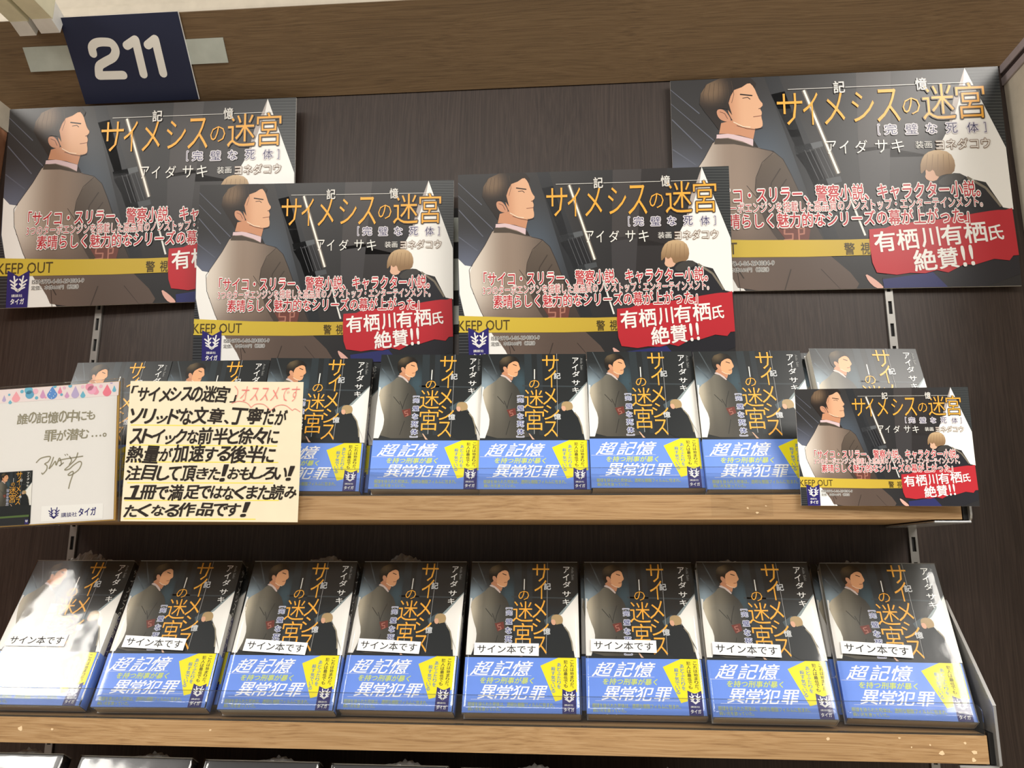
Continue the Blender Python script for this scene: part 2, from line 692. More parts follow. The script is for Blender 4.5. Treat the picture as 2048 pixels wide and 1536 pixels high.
def bracket(z0, top, label, low):
    t = thing('shelf_bracket', label, 'bracket', (0.3392, 0, z0))
    bm = bmesh.new()
    if low:
        prof = [(-0.0035, -0.001), (-0.1225, -0.001), (-0.1235, 0.001), (-0.1225, 0.045), (-0.052, 0.126), (-0.0035, 0.126)]
    else:
        prof = [(-0.0035, -0.002), (-0.118, -0.002), (-0.121, 0.001), (-0.122, 0.004), (-0.122, 0.030), (-0.0035, 0.030)]
    prism(bm, prof, -0.0002, 0.0016)
    link('side_plate', bm_mesh(bm), MAT['steel'], t)
    if low:
        bm = bmesh.new()
        prism(bm, [(-0.1228, 0.0455), (-0.0522, 0.1265), (-0.0510, 0.1275), (-0.1236, 0.0463)], -0.0006, 0.0022)
        prism(bm, [(-0.1238, 0.0), (-0.1228, 0.0), (-0.1228, 0.0455), (-0.1238, 0.0455)], -0.0004, 0.0018)
        link('bright_rim', bm_mesh(bm), MAT['steel_white'], t)
    bm = bmesh.new()
    box(bm, -0.030, 0.0012, -0.120, -0.0035, -0.0030, -0.0012, bevel=0.0006)
    link('bottom_flange', bm_mesh(bm), MAT['steel_white'], t)
    box_obj('dark_gap', (-0.0045, -0.0003, -0.118, -0.0035, -0.0005, 0.024), MAT['black'], t)
    return t


bracket(SU, 0.03, 'small steel bracket under the right end of the upper shelf', False)
bracket(SL, 0.12, 'tall sloping steel bracket plate at the right end of the lower shelf', True)

# ---------------------------------------------------------------- poster artwork
PW, PH = 1.0, 0.7071            # built for a sheet one unit wide, then scaled


def poster_template():
    W, H = 0.297, 0.210
    A = Frame([(42, 108), (1828, 72), (118, 1292), (1945, 1285)], W, H)       # whole sheet
    D = Frame([(38, 64), (3507, -51), (51, 2445), (3597, 2387)], W, H)        # upper left detail
    art = Sheet(W, H, 2)
    # dark corridor background with cool glow at the left
    gl = A(120, 720)
    gr = A(560, 640)

    def bg(x, z):
        c = (50, 49, 50)
        d1 = math.hypot(x - gl[0], (z - gl[1]) * 1.2)
        d2 = math.hypot((x - gr[0]) * 1.1, (z - gr[1]) * .7)
        c = lerp(c, (112, 120, 142), 0.9 * (1 - sstep(0.0, 0.075, d1)))
        c = lerp(c, (92, 108, 126), 0.8 * (1 - sstep(0.0, 0.065, d2)))
        return lerp(c, (38, 38, 40), 0.55 * sstep(0.42 * W, 0.6 * W, x))
    art.rect(0, W, 0, H, bg, 0, 0.006)
    # beams and panels of the corridor
    for P, col in (([(560, 90), (640, 82), (980, 1010), (905, 1015)], (40, 42, 46)),
                   ([(600, 200), (690, 180), (1000, 900), (940, 930)], (46, 48, 52)),
                   ([(1060, 80), (1250, 78), (1250, 520), (1080, 540)], (66, 62, 62)),
                   ([(1250, 78), (1420, 76), (1440, 570), (1250, 570)], (44, 40, 40)),
                   ([(1075, 520), (1250, 500), (1250, 980), (1120, 1010)], (62, 60, 62)),
                   ([(1250, 520), (1440, 560), (1420, 950), (1250, 980)], (46, 43, 44)),
                   ([(730, 500), (880, 470), (890, 500), (745, 540)], (92, 96, 100)),
                   ([(860, 690), (985, 670), (995, 700), (880, 730)], (74, 78, 82)),
                   ([(742, 545), (880, 510), (960, 670), (850, 700)], (28, 28, 32)),
                   ([(960, 790), (1040, 780), (1075, 880), (1000, 900)], (30, 32, 34))):
        art.poly(A.pts(P), col, 1)
    for k in range(4):
        art.stroke(A.pts([(790 + 26 * k, 520 - 6 * k), (870 + 26 * k, 690 - 6 * k)]), 0.0006, (88, 90, 94), 1.5, caps=False)
    for P in ([(48, 240), (300, 460)], [(60, 330), (230, 500)], [(44, 160), (210, 300)], [(70, 500), (200, 590)]):
        art.stroke(A.pts(P), 0.0010, (98, 102, 116), 1, caps=False)
    # the strip of light
    art.stroke(A.pts([(778, 180), (975, 655)]), 0.0045, (112, 104, 96), 1.4, caps=False)
    art.stroke(A.pts([(778, 180), (975, 655)]), 0.0020, (250, 246, 236), 2, caps=False)
    art.stroke(A.pts([(1035, 780), (1122, 1000)]), 0.0018, (235, 235, 230), 2, caps=False)
    # white areas left and right
    art.poly(A.pts([(64, 640), (120, 680), (180, 690), (165, 720), (185, 860), (260, 960), (330, 1010), (330, 1110), (490, 1292), (310, 1292), (160, 1292), (160, 1080), (96, 860)]), WHITE, 2)
    wl = [(1648, 70), (1620, 170), (1590, 240), (1560, 420), (1490, 560), (1480, 640), (1640, 690), (1760, 720), (1850, 860), (1905, 872), (1868, 530)]
    art.poly(A.pts(wl), WHITE, 2)
    art.poly(A.pts([(1648, 70), (1620, 170), (1590, 240), (1560, 420), (1530, 480), (1590, 360), (1640, 180)]), (180, 170, 165), 2.2)
    art.poly(A.pts([(1648, 70), (1868, 530), (1900, 540), (1828, 60)]), (40, 44, 46), 3)
    art.poly(A.pts([(90, 870), (165, 1090), (185, 1292), (110, 1300)]), (40, 42, 46), 3)
    for k in range(26):
        y = 84 + 17.5 * k
        xa = 1652 + (y - 70) * 0.478
        art.stroke(A.pts([(xa, y), (1830 + (y - 70) * .096, y + 1)]), 0.00045, (88, 92, 92), 3.3, caps=False)
    for k in range(9):
        y = 1116 + 19 * k
        art.stroke(A.pts([(104, y), (172 + (y - 1100) * .1, y)]), 0.00045, (96, 100, 104), 3.3, caps=False)
    for k in range(8):
        y = 890 + 15 * k
        art.stroke(A.pts([(94, y), (96 + (y - 870) * .33, y)]), 0.00045, (96, 100, 104), 3.3, caps=False)
    # ---- standing man in a grey-brown suit, seen from behind (plain generic figure)
    suit = smooth_pts([(500, 735), (380, 960), (180, 1270), (200, 1480), (330, 1800), (440, 2050), (620, 2250), (720, 2450), (1900, 2450), (1960, 2330), (1560, 1960),
                       (1440, 1560), (1300, 1160), (1210, 970), (1110, 885), (960, 850), (900, 780), (700, 728)], 1)
    s0 = D(200, 1300)[0]
    s1 = D(1350, 1300)[0]
    zt, zb = D(500, 730)[1], 0.0

    def suit_c(x, z):
        t = (x - s0) / (s1 - s0)
        v = (zt - z) / (zt - zb)
        c = lerp((226, 216, 204), (150, 132, 118), sstep(0.0, 0.42, t))
        c = lerp(c, (84, 74, 66), sstep(0.45, 1.0, t))
        return lerp(c, (96, 80, 72), 0.75 * sstep(0.42, 0.85, v))
    art.poly(D.pts(suit), suit_c, 4, 0.006)
    # darker arm, collar and creases
    arm = smooth_pts([(1110, 900), (990, 1010), (920, 1180), (905, 1330), (960, 1600), (1120, 1880), (1230, 1990), (1660, 1990), (1560, 1800), (1420, 1480), (1290, 1150), (1210, 975)], 1)
    art.poly(D.pts(arm), lambda x, z: lerp((104, 92, 80), (64, 54, 50), sstep(zt - 0.03, zt - 0.10, z) if False else (zt - z) / 0.12), 4.4, 0.008)
    for P in ([(1110, 900), (990, 1010), (920, 1180), (905, 1330)], [(500, 735), (380, 960), (180, 1270), (200, 1480), (330, 1800), (470, 2060)],
              [(960, 850), (1110, 885), (1210, 975), (1290, 1150), (1420, 1480)], [(820, 1270), (930, 1420), (1040, 1600)], [(720, 2440), (690, 2200)], [(1560, 2200), (1750, 2440)]):
        art.stroke(D.pts(P), 0.00050, (44, 34, 32), 4.6, caps=False)
    for P in ([(1180, 1080), (1080, 1240), (1050, 1400)], [(1240, 1200), (1150, 1330)], [(640, 2100), (760, 2300)], [(1250, 2200), (1180, 2440)]):
        art.stroke(D.pts(P), 0.0011, (64, 54, 48), 4.6, caps=False)
    art.poly(D.pts([(505, 738), (640, 735), (820, 790), (940, 850), (700, 800), (490, 800)]), (78, 68, 58), 4.8)
    art.poly(D.pts([(520, 690), (660, 680), (900, 745), (925, 835), (790, 770), (640, 728), (515, 735)]), (222, 196, 200), 5)
    art.poly(D.pts([(905, 750), (960, 850), (900, 830)]), (40, 34, 34), 5.1)
    skin = (228, 178, 142)
    art.poly(D.pts([(570, 560), (720, 520), (930, 630), (905, 745), (760, 700), (640, 682), (545, 680)]), (204, 146, 112), 5.2)
    face = [(700, 180), (880, 90), (930, 150), (962, 240), (985, 300), (1026, 352), (985, 398), (1008, 440), (996, 490), (1012, 560), (1005, 612), (930, 630), (830, 612), (735, 580), (690, 530), (640, 420), (640, 260)]
    art.poly(smooth_pts(D.pts(face), 1), lambda x, z: lerp((206, 150, 116), skin, sstep(D(640, 400)[0], D(820, 400)[0], x)), 5.5, 0.004)
    art.poly(smooth_pts(D.pts([(530, 400), (600, 400), (660, 480), (680, 540), (620, 545), (560, 520), (525, 460)]), 2), (204, 148, 118), 6)
    art.stroke(D.pts([(560, 430), (610, 450), (640, 510)]), 0.0005, (90, 50, 40), 6.2)
    hair = [(345, 340), (360, 220), (430, 110), (560, 48), (760, 26), (900, 44), (955, 110), (940, 160), (880, 95), (800, 150), (720, 180), (680, 250), (655, 330), (690, 470), (640, 400), (560, 388),
            (520, 420), (525, 470), (570, 540), (545, 640), (480, 540), (400, 430), (370, 380)]
    h0 = D(400, 100)

    def hair_c(x, z):
        d = math.hypot(x - D(470, 170)[0], z - D(470, 170)[1])
        return lerp((120, 98, 76), (40, 32, 28), sstep(0.004, 0.022, d))
    art.poly(D.pts(hair), hair_c, 6.4, 0.003)
    for k in range(7):
        art.stroke(D.pts([(420 + 45 * k, 110 - 6 * k), (385 + 55 * k, 230), (400 + 48 * k, 330)]), 0.00035, (74, 58, 46), 6.6, caps=False)
    # plain face marks
    art.stroke(D.pts([(785, 232), (905, 248)]), 0.0013, (40, 28, 26), 6.6)
    art.stroke(D.pts([(808, 276), (860, 268), (885, 288)]), 0.0007, (50, 30, 28), 6.6)
    art.stroke(D.pts([(915, 492), (1000, 480)]), 0.0006, (120, 60, 50), 6.6)
    art.stroke(D.pts([(975, 400), (1000, 392)]), 0.0007, (60, 30, 26), 6.6)
    art.stroke(D.pts([(700, 548), (800, 602), (880, 610)]), 0.0008, (250, 226, 200), 6.6, caps=False)
    art.stroke(D.pts([(735, 590), (840, 625), (930, 640), (1008, 618)]), 0.0005, (60, 30, 26), 6.7, caps=False)
    # armband
    art.poly(A.pts([(640, 940), (720, 930), (830, 950), (820, 1030), (700, 1020)]), (112, 66, 58), 6.6)
    art.stroke(A.pts([(735, 950), (690, 955), (690, 985), (735, 985), (735, 1015), (690, 1018)]), 0.0014, (176, 120, 104), 6.8)
    art.stroke(A.pts([(770, 1018), (765, 955), (795, 955), (795, 985), (768, 988)]), 0.0014, (176, 120, 104), 6.8)
    # hand at the lower edge
    art.poly(smooth_pts(A.pts([(1120, 1205), (1170, 1235), (1222, 1280), (1215, 1292), (1180, 1288), (1140, 1250)]), 1), (226, 176, 162), 6.8)
    # ---- second figure: fair hair, black coat
    coat = smooth_pts([(1455, 745), (1520, 690), (1600, 662), (1665, 690), (1760, 750), (1850, 860), (1930, 1010), (1945, 1292), (1230, 1292), (1210, 1210), (1380, 1180), (1430, 900)], 1)
    art.poly(A.pts(coat), lambda x, z: (38, 38, 44), 4.2)
    art.stroke(A.pts([(1660, 690), (1760, 752), (1840, 855)]), 0.0022, (130, 122, 108), 4.5, caps=False)
    art.poly(A.pts([(1215, 1240), (1480, 1205), (1560, 1292), (1225, 1292)]), (46, 50, 104), 4.6)
    art.poly(smooth_pts(A.pts([(1430, 620), (1520, 640), (1510, 700), (1470, 712), (1436, 692), (1442, 660)]), 1), (226, 180, 152), 5)
    fh = [(1412, 660), (1412, 600), (1440, 550), (1500, 532), (1570, 550), (1600, 610), (1590, 670), (1540, 672), (1500, 690), (1480, 640), (1460, 660), (1440, 640), (1420, 668)]
    art.poly(smooth_pts(A.pts(fh), 1), lambda x, z: lerp((206, 176, 136), (142, 112, 80), (A(1480, 540)[1] - z) / 0.02), 5.4, 0.003)
    for k in range(5):
        art.stroke(A.pts([(1450 + 28 * k, 560), (1440 + 32 * k, 650)]), 0.0003, (128, 100, 72), 5.6, caps=False)
    art.poly(smooth_pts(A.pts([(1500, 720), (1540, 680), (1610, 662), (1660, 690), (1600, 720), (1540, 740)]), 1), (66, 64, 62), 5.7)
    illustration = art

    # ---- barrier tape
    ink = Sheet(W, H, 10)
    ink.poly(A.pts([(90, 998), (500, 1015), (1000, 1022), (1150, 1020), (1150, 1108), (800, 1112), (400, 1108), (104, 1104)]), lambda x, z: lerp((218, 192, 70), (196, 166, 60), x / (0.6 * W)), 0, 0.01)
    ink.text('KEEP OUT', A(98, 1030), A(440, 1092), (84, 70, 34), 1, bold=0.01)
    ink.text('警', A(1008, 1040), A(1068, 1104), (70, 58, 30), 1, bold=0.02)
    ink.text('視', A(1096, 1040), A(1148, 1104), (70, 58, 30), 1, bold=0.02)
    # price lines
    ink.text('ISBN978-4-06-294084-9', A(322, 1132), A(640, 1154), (60, 56, 54), 1.6, bold=0.012, halo=WHITE, halo_w=0.05)
    ink.text('定価：本体660円（税別）', A(322, 1166), A(612, 1190), (60, 56, 54), 1.6, bold=0.012, halo=WHITE, halo_w=0.05)

    # ---- title
    ti = Sheet(W, H, 13)
    for ch, x0, y0, x1, y1 in (('サ', 628, 200, 780, 378), ('イ', 768, 198, 866, 380), ('メ', 882, 200, 1008, 380), ('シ', 1034, 200, 1168, 368), ('ス', 1165, 188, 1306, 372),
                               ('の', 1310, 240, 1412, 334), ('迷', 1410, 168, 1602, 364), ('宮', 1594, 164, 1766, 362)):
        ti.text(ch, A(x0, y0), A(x1, y1), GOLD, 2, bold=-0.006, halo=(62, 48, 38) if ch in '宮迷' else None, halo_w=0.03)
    wt = (246, 244, 238)
    for x0, x1 in ((690, 935), (1003, 1380), (1448, 1690)):
        a, b = A(x0, 176 - (x0 - 690) * .016), A(x1, 176 - (x1 - 690) * .016)
        ti.stroke([a, b], 0.00045, wt, 2, caps=False)
    ti.text('記', A(936, 136), A(1002, 202), wt, 3, halo=(140, 136, 132), halo_w=0.04)
    ti.text('憶', A(1380, 130), A(1446, 196), wt, 3, halo=(140, 136, 132), halo_w=0.04)
    for ch, x0, x1 in (('［', 1180, 1195), ('完', 1216, 1284), ('璧', 1328, 1396), ('な', 1440, 1500), ('死', 1546, 1610), ('体', 1658, 1722), ('］', 1748, 1764)):
        ti.text(ch, A(x0, 388), A(x1, 444), (52, 50, 96), 2.5, halo=(226, 222, 228), halo_w=0.09)
    for ch, x0, x1 in (('ア', 906, 962), ('イ', 974, 1030), ('ダ', 1058, 1130), ('サ', 1166, 1238), ('キ', 1254, 1326)):
        ti.text(ch, A(x0, 474), A(x1, 546), wt, 2.5, bold=0.0)
    ti.text('装画', A(1382, 486), A(1474, 526), wt, 2.5)
    ti.text('ヨネダコウ', A(1492, 478), A(1784, 532), wt, 2.5, halo=(140, 116, 100), halo_w=0.06)

    # ---- red praise lines
    qs = Sheet(W, H, 17)
    qs.text('「サイコ・スリラー、警察小説、キャラクター小説。', A(247, 728), A(1730, 800), RED, 1, bold=0.018, halo=WHITE, halo_w=0.06)
    qs.text('3つのターボエンジンを搭載した高品質のノンストップ・エンターテインメント。', A(247, 812), A(1742, 856), RED, 1, bold=0.0, halo=WHITE, halo_w=0.07)
    qs.text('素晴らしく魅力的なシリーズの幕が上がった」', A(320, 872), A(1670, 942), RED, 2, bold=0.018, halo=WHITE, halo_w=0.06)

    # ---- torn red banner
    rb = Sheet(W, H, 15)
    rnd = random.Random(4)
    edge = [(1140, 968), (1230, 962)] + [(1260 + 40 * k, 950 - 5.2 * k + rnd.uniform(-4, 4)) for k in range(16)] + [(1896, 866), (1930, 1122)]
    low = [(1900, 1124), (1880, 1150), (1800, 1140), (1700, 1170), (1640, 1168), (1560, 1210), (1500, 1196), (1440, 1212), (1360, 1208), (1290, 1218), (1230, 1210), (1184, 1204), (1160, 1150), (1145, 1060)]
    rb.poly(A.pts(edge + low), (190, 44, 54), 0)
    rotb = rad(4.5)
    for ch, x0, y0, x1, y1 in (('有', 1164, 982, 1284, 1090), ('栖', 1284, 972, 1404, 1082), ('川', 1412, 966, 1516, 1068), ('有', 1516, 952, 1636, 1060), ('栖', 1638, 940, 1764, 1050), ('氏', 1768, 958, 1850, 1038)):
        rb.text(ch, A(x0, y0), A(x1, y1), WHITE, 5, bold=0.022, rot=rotb)
    for ch, x0, y0, x1, y1 in (('絶', 1372, 1084, 1500, 1196), ('賛', 1500, 1076, 1616, 1186), ('!', 1626, 1068, 1652, 1178), ('!', 1668, 1064, 1694, 1172)):
        rb.text(ch, A(x0, y0), A(x1, y1), WHITE, 5, bold=0.022, rot=rotb)

    # ---- publisher tag
    pt = Sheet(W, H, 14)
    pt.poly(A.pts([(165, 1072), (238, 1110), (300, 1074), (314, 1292), (184, 1294)]), NAVY, 0)
    ex0, ez0 = A(190, 1204)
    ex1, ez1 = A(292, 1106)
    emblem(pt, ex0, ez0, ex1 - ex0, ez1 - ez0, WHITE, 1)
    pt.text('講談社', A(208, 1214), A(276, 1230), WHITE, 1, bold=0.01)
    pt.text('タイガ', A(206, 1240), A(290, 1272), WHITE, 1, bold=0.03)
    return W, H, illustration, ink, ti, qs, rb, pt


W0, H0, *PT = poster_template()
_names = ('illustration', 'small_lettering', 'title_lettering', 'praise_lettering', 'red_banner', 'publisher_tag')
proto = thing('promotional_poster', 'x', 'poster')
_pm = []
bm = bmesh.new()
box(bm, 0, W0, 0.0, 0.0016, 0, H0)
link('board', bm_mesh(bm), MAT['paper'], proto)
for n, s in zip(_names, PT):
    s.build(n, MAT['print'], proto)


def copy_tree(o, parent=None):
    c = o.copy()
    COL.objects.link(c)
    c.parent = parent
    for ch in list(o.children):
        copy_tree(ch, c)
    return c


def place_poster(o, label, cx, y, z, W, rx, ry, rz, group='landscape promotional posters'):
    s = W / W0
    o.scale = (s, s, s)
    R_ = Euler((rx, ry, rz))
    o.rotation_euler = R_
    off = R_.to_matrix() @ Vector((-W / 2, 0, 0))
    o.location = Vector((cx, y, z)) + off
    tag(o, label, 'poster', group)
    return o


def about_cam(p, s):
    return (p[0] * s, -CD + (p[1] + CD) * s, p[2] * s)


s1 = about_cam((-0.5200, 0.0294, 0.2985), 0.952)
place_poster(proto, 'large poster on the wall at the left, tucked under the navy 211 sign', *s1, 0.364 * 0.952, rad(3.6), rad(-1.4), rad(2.5))
p4 = copy_tree(proto)
s4 = about_cam((0.2929, 0.0041, 0.2882), 0.988)
place_poster(p4, 'large poster at the upper right whose top edge touches the wooden fascia', *s4, 0.364 * 0.988, rad(1.4), rad(0.58), rad(-1.0))
p2 = copy_tree(proto)
s2 = about_cam((-0.2869, 0.0021, 0.2152), 0.985)
place_poster(p2, 'medium poster left of centre, overlapping the large left poster', *s2, 0.297 * 0.985, rad(5.5), rad(-0.13), rad(2.2))
p3 = copy_tree(proto)
s3 = about_cam((0.0204, -0.012, 0.2093), 0.985)
place_poster(p3, 'medium poster right of centre, overlapping the large upper right poster', *s3, 0.297 * 0.985, rad(7.0), rad(-0.41), rad(1.15))
p5 = copy_tree(proto)
place_poster(p5, 'small postcard-sized poster in front of the right end of the upper shelf', 0.2697, -0.1275, 0.0455, 0.148, rad(0.9), rad(0.48), rad(-2.59))


# ---------------------------------------------------------------- book
BW, BH, BT = 0.105, 0.148, 0.0150


def book_template():
    W, H = BW, BH
    ca = [(758, 699), (961, 699), (734.5, 979.5), (958.5, 978)]
    A = Frame([((x - 730) / .1171875, (y - 690) / .1171875) for x, y in ca], W, H)
    B = Frame([((x - 720) / .12207, (y - 820) / .12207) for x, y in ca], W, H)
    art = Sheet(W, H, 2)
    g1 = A(230, 640)
    g2 = A(840, 600)
    g3 = A(1950, 600)

    def bg(x, z):
        c = (34, 37, 38)
        d1 = math.hypot(x - g1[0], z - g1[1])
        d2 = math.hypot((x - g2[0]) * 1.6, (z - g2[1]) * .8)
        c = lerp(c, (150, 170, 182), .95 * (1 - sstep(0.0, 0.028, d1)))
        c = lerp(c, (66, 92, 104), .8 * (1 - sstep(0.0, 0.026, d2)))
        return c
    art.rect(0, W, 0, H, bg, 0, 0.005)
    for P, col in (([(330, 80), (345, 80), (480, 440), (460, 450)], (74, 82, 86)), ([(245, 330), (260, 320), (420, 540), (400, 550)], (84, 96, 104)),
                   ([(940, 60), (1060, 60), (1040, 1500), (900, 1500)], (44, 52, 56)), ([(1150, 60), (1240, 60), (1200, 1500), (1120, 1500)], (42, 48, 52)),
                   ([(880, 620), (1960, 640), (1960, 660), (880, 645)], (58, 66, 70)), ([(1400, 1000), (1560, 900), (1600, 930), (1440, 1100)], (70, 84, 90))):
        art.poly(A.pts(P), col, 1)
    # white wedges
    art.poly(A.pts([(205, 650), (235, 660), (205, 800), (260, 1040), (300, 1180), (280, 1360), (200, 1560), (60, 1560), (130, 1000)]), (240, 238, 232), 1.6)
    art.poly(A.pts([(1985, 580), (1700, 900), (1640, 930), (1700, 1060), (1770, 1150), (1840, 1300), (1880, 1580), (2040, 1580), (2010, 900)]), (240, 238, 232), 1.6)
    art.poly(A.pts([(1985, 560), (1985, 590), (1700, 905), (1620, 930)]), (140, 154, 156), 1.4)
    # light strip
    art.stroke(A.pts([(1100, 345), (1090, 520)]), 0.0009, (246, 244, 236), 2, caps=False)
    art.stroke(A.pts([(1052, 1050), (1040, 1480)]), 0.0004, (200, 200, 196), 2, caps=False)
    # ---- man (generic, from behind)
    suit = smooth_pts([(520, 465), (430, 560), (230, 680), (203, 800), (240, 1000), (300, 1190), (280, 1360), (210, 1560), (1000, 1560), (880, 1420), (800, 1200), (860, 900), (820, 690), (700, 570), (600, 480)], 1)
    s0, s1_ = A(210, 800)[0], A(830, 800)[0]
    zt = A(500, 480)[1]

    def sc(x, z):
        t = (x - s0) / (s1_ - s0)
        c = lerp((196, 186, 164), (112, 108, 96), sstep(0, .35, t))
        c = lerp(c, (62, 60, 54), sstep(.4, .9, t))
        return lerp(c, (72, 68, 60), .8 * sstep(0.02, 0.075, zt - z))
    art.poly(A.pts(suit), sc, 3, 0.004)
    for P in ([(560, 900), (610, 1040)], [(640, 1250), (560, 1500)], [(450, 820), (560, 960)], [(700, 760), (640, 900), (600, 1040)]):
        art.stroke(A.pts(P), 0.0006, (44, 42, 38), 3.3, caps=False)
    art.poly(A.pts([(540, 440), (620, 440), (705, 560), (690, 575), (600, 490), (520, 460)]), (208, 190, 184), 3.6)
    art.poly(A.pts([(560, 370), (640, 380), (740, 480), (710, 545), (620, 470), (545, 430)]), (196, 138, 104), 3.8)
    art.poly(smooth_pts(A.pts([(650, 270), (760, 200), (830, 215), (848, 290), (862, 345), (815, 380), (820, 410), (800, 470), (740, 475), (650, 430), (625, 340)]), 1), (226, 168, 124), 4)
    art.poly(smooth_pts(A.pts([(575, 300), (620, 300), (650, 350), (640, 400), (600, 390), (570, 340)]), 1), (206, 150, 116), 4.3)
    hair = [(515, 300), (520, 210), (570, 150), (680, 110), (790, 130), (850, 195), (845, 235), (800, 205), (740, 205), (680, 240), (650, 300), (645, 345), (620, 300), (580, 300), (570, 345), (590, 380), (555, 410), (520, 350)]
    art.poly(A.pts(hair), lambda x, z: lerp((96, 82, 60), (30, 26, 22), sstep(0.001, 0.010, math.hypot(x - A(610, 160)[0], z - A(610, 160)[1]))), 4.5, 0.003)
    art.stroke(A.pts([(745, 262), (800, 282)]), 0.0008, (44, 28, 24), 4.7)
    art.stroke(A.pts([(765, 405), (808, 400)]), 0.0005, (120, 60, 46), 4.7)
    art.stroke(A.pts([(645, 425), (700, 462), (770, 478)]), 0.0006, (240, 214, 186), 4.7, caps=False)
    art.poly(A.pts([(595, 1060), (740, 1030), (752, 1140), (640, 1190)]), (110, 52, 42), 4.2)
    art.stroke(A.pts([(690, 1070), (640, 1085), (650, 1120), (690, 1115), (700, 1150), (660, 1165)]), 0.0008, (168, 110, 96), 4.4)
    art.poly(A.pts([(940, 1470), (965, 1480), (1010, 1545), (1040, 1580), (1000, 1580)]), (214, 176, 150), 4.2)
    # ---- second figure
    coat = smooth_pts([(1500, 1110), (1560, 1070), (1640, 1050), (1720, 1090), (1790, 1180), (1835, 1330), (1860, 1570), (1430, 1570), (1440, 1300)], 1)
    art.poly(A.pts(coat), (28, 32, 34), 3)
    art.stroke(A.pts([(1730, 1100), (1795, 1190), (1838, 1340), (1855, 1480)]), 0.0012, (150, 142, 122), 3.2, caps=False)
    art.poly(smooth_pts(A.pts([(1520, 980), (1590, 990), (1590, 1070), (1545, 1080), (1515, 1040)]), 1), (220, 170, 140), 3.6)
    art.poly(smooth_pts(A.pts([(1515, 1000), (1530, 930), (1600, 905), (1680, 920), (1712, 980), (1700, 1050), (1640, 1060), (1590, 1075), (1585, 1000), (1550, 985)]), 1), (176, 150, 108), 3.8)

    ti = Sheet(W, H, 7)
    for ch, x0, y0, x1, y1 in (('サ', 1238, 102, 1504, 390), ('イ', 1266, 360, 1450, 665), ('メ', 1222, 684, 1442, 970), ('シ', 1215, 976, 1474, 1232), ('ス', 1210, 1262, 1432, 1530),
                               ('の', 998, 536, 1166, 682), ('迷', 905, 706, 1218, 1032), ('宮', 905, 1050, 1206, 1420)):
        ti.text(ch, A(x0, y0), A(x1, y1), GOLD, 1, bold=-0.004)
    lc = (190, 190, 190)
    for a, b in (((1485, 60), (1475, 410)), ((1468, 520), (1445, 1125)), ((1436, 1235), (1420, 1540))):
        ti.stroke(A.pts([a, b]), 0.0003, lc, 1.5, caps=False)
    ti.text('記', A(1420, 412), A(1526, 516), (224, 226, 228), 2, bold=0.01, halo=(120, 124, 126), halo_w=0.04)
    ti.text('憶', A(1384, 1128), A(1496, 1228), (224, 226, 228), 2, bold=0.01, halo=(120, 124, 126), halo_w=0.04)
    ti.rect(*sorted((A(765, 0)[0], A(900, 0)[0])), *sorted((A(0, 1500)[1], A(0, 820)[1])), (88, 92, 92), 0.5) if False else None
    for ch, x0, y0, x1, y1 in (('完', 788, 850, 884, 930), ('璧', 782, 985, 880, 1072), ('な', 775, 1122, 866, 1220), ('死', 762, 1262, 866, 1358), ('体', 755, 1400, 860, 1494)):
        ti.text(ch, A(x0, y0), A(x1, y1), (44, 46, 118), 2, bold=0.008, halo=(216, 220, 232), halo_w=0.085)
    ti.text('［', A(790, 812), A(886, 832), (64, 66, 128), 2, halo=(218, 220, 230), halo_w=0.10, turn=True)
    ti.text('］', A(742, 1520), A(858, 1540), (64, 66, 128), 2, halo=(218, 220, 230), halo_w=0.10, turn=True)
    for ch, x0, y0, x1, y1 in (('ア', 1742, 148, 1842, 248), ('イ', 1732, 262, 1828, 370), ('ダ', 1728, 384, 1850, 480), ('サ', 1716, 540, 1846, 630), ('キ', 1716, 666, 1826, 758)):
        ti.text(ch, A(x0, y0), A(x1, y1), WHITE, 1.5, bold=0.01)
    ti.text('Aida Saki', A(1872, 150), A(1908, 358), (150, 152, 150), 1.5, turn=True)

    # ---- paper band lettering (the band itself is a wrapped sheet)
    bd = Sheet(W, H, 0)
    bd.poly(B.pts([(1352, 585), (1632, 463), (1920, 463), (1915, 968), (1680, 964), (1668, 1084), (1565, 1112)]), (246, 232, 30), 0)
    ink_w = (250, 250, 252)
    for ch, x0, x1 in (('超', 268, 620), ('記', 600, 930), ('憶', 905, 1238)):
        bd.text(ch, B(x0, 520 if ch != '超' else 532), B(x1, 742), ink_w, 1, bold=0.012, shear=0.45)
    bd.stroke(B.pts([(178, 752), (1210, 738)]), 0.00025, ink_w, 1, caps=False)
    bd.text('を持つ刑事が暴く', B(415, 768), B(1246, 858), (214, 226, 110), 1, bold=0.02, shear=0.25)
    for ch, x0, x1 in (('異', 378, 660), ('常', 640, 920), ('犯', 890, 1170), ('罪', 1170, 1450)):
        bd.text(ch, B(x0, 886), B(x1, 1092), ink_w, 1, bold=0.012, shear=0.35)
    bd.stroke(B.pts([(262, 1104), (1540, 1080)]), 0.00025, ink_w, 1, caps=False)
    yl = (196, 206, 120)
    bd.text('眼球を抉られた死体は、透明な樹脂フィルムに包まれ、', B(218, 1142), B(1552, 1200), yl, 1, bold=0.015)
    bd.text('鈍い光を放っていた。', B(218, 1216), B(722, 1270), yl, 1, bold=0.015)

    def vert(sh, s, x0, x1, y0, y1, col, slope=0.0):
        n = len(s)
        st = (y1 - y0) / n
        for i, ch in enumerate(s):
            ya = y0 + st * i
            dx = slope * (ya - y0)
            hh = st * .86
            if ch in '。、':
                sh.text(ch, B(x0 + dx + (x1 - x0) * .6, ya), B(x1 + dx, ya + hh * .35), col, 1)
            else:
                sh.text(ch, B(x0 + dx, ya), B(x1 + dx, ya + hh), col, 1, bold=0.015)
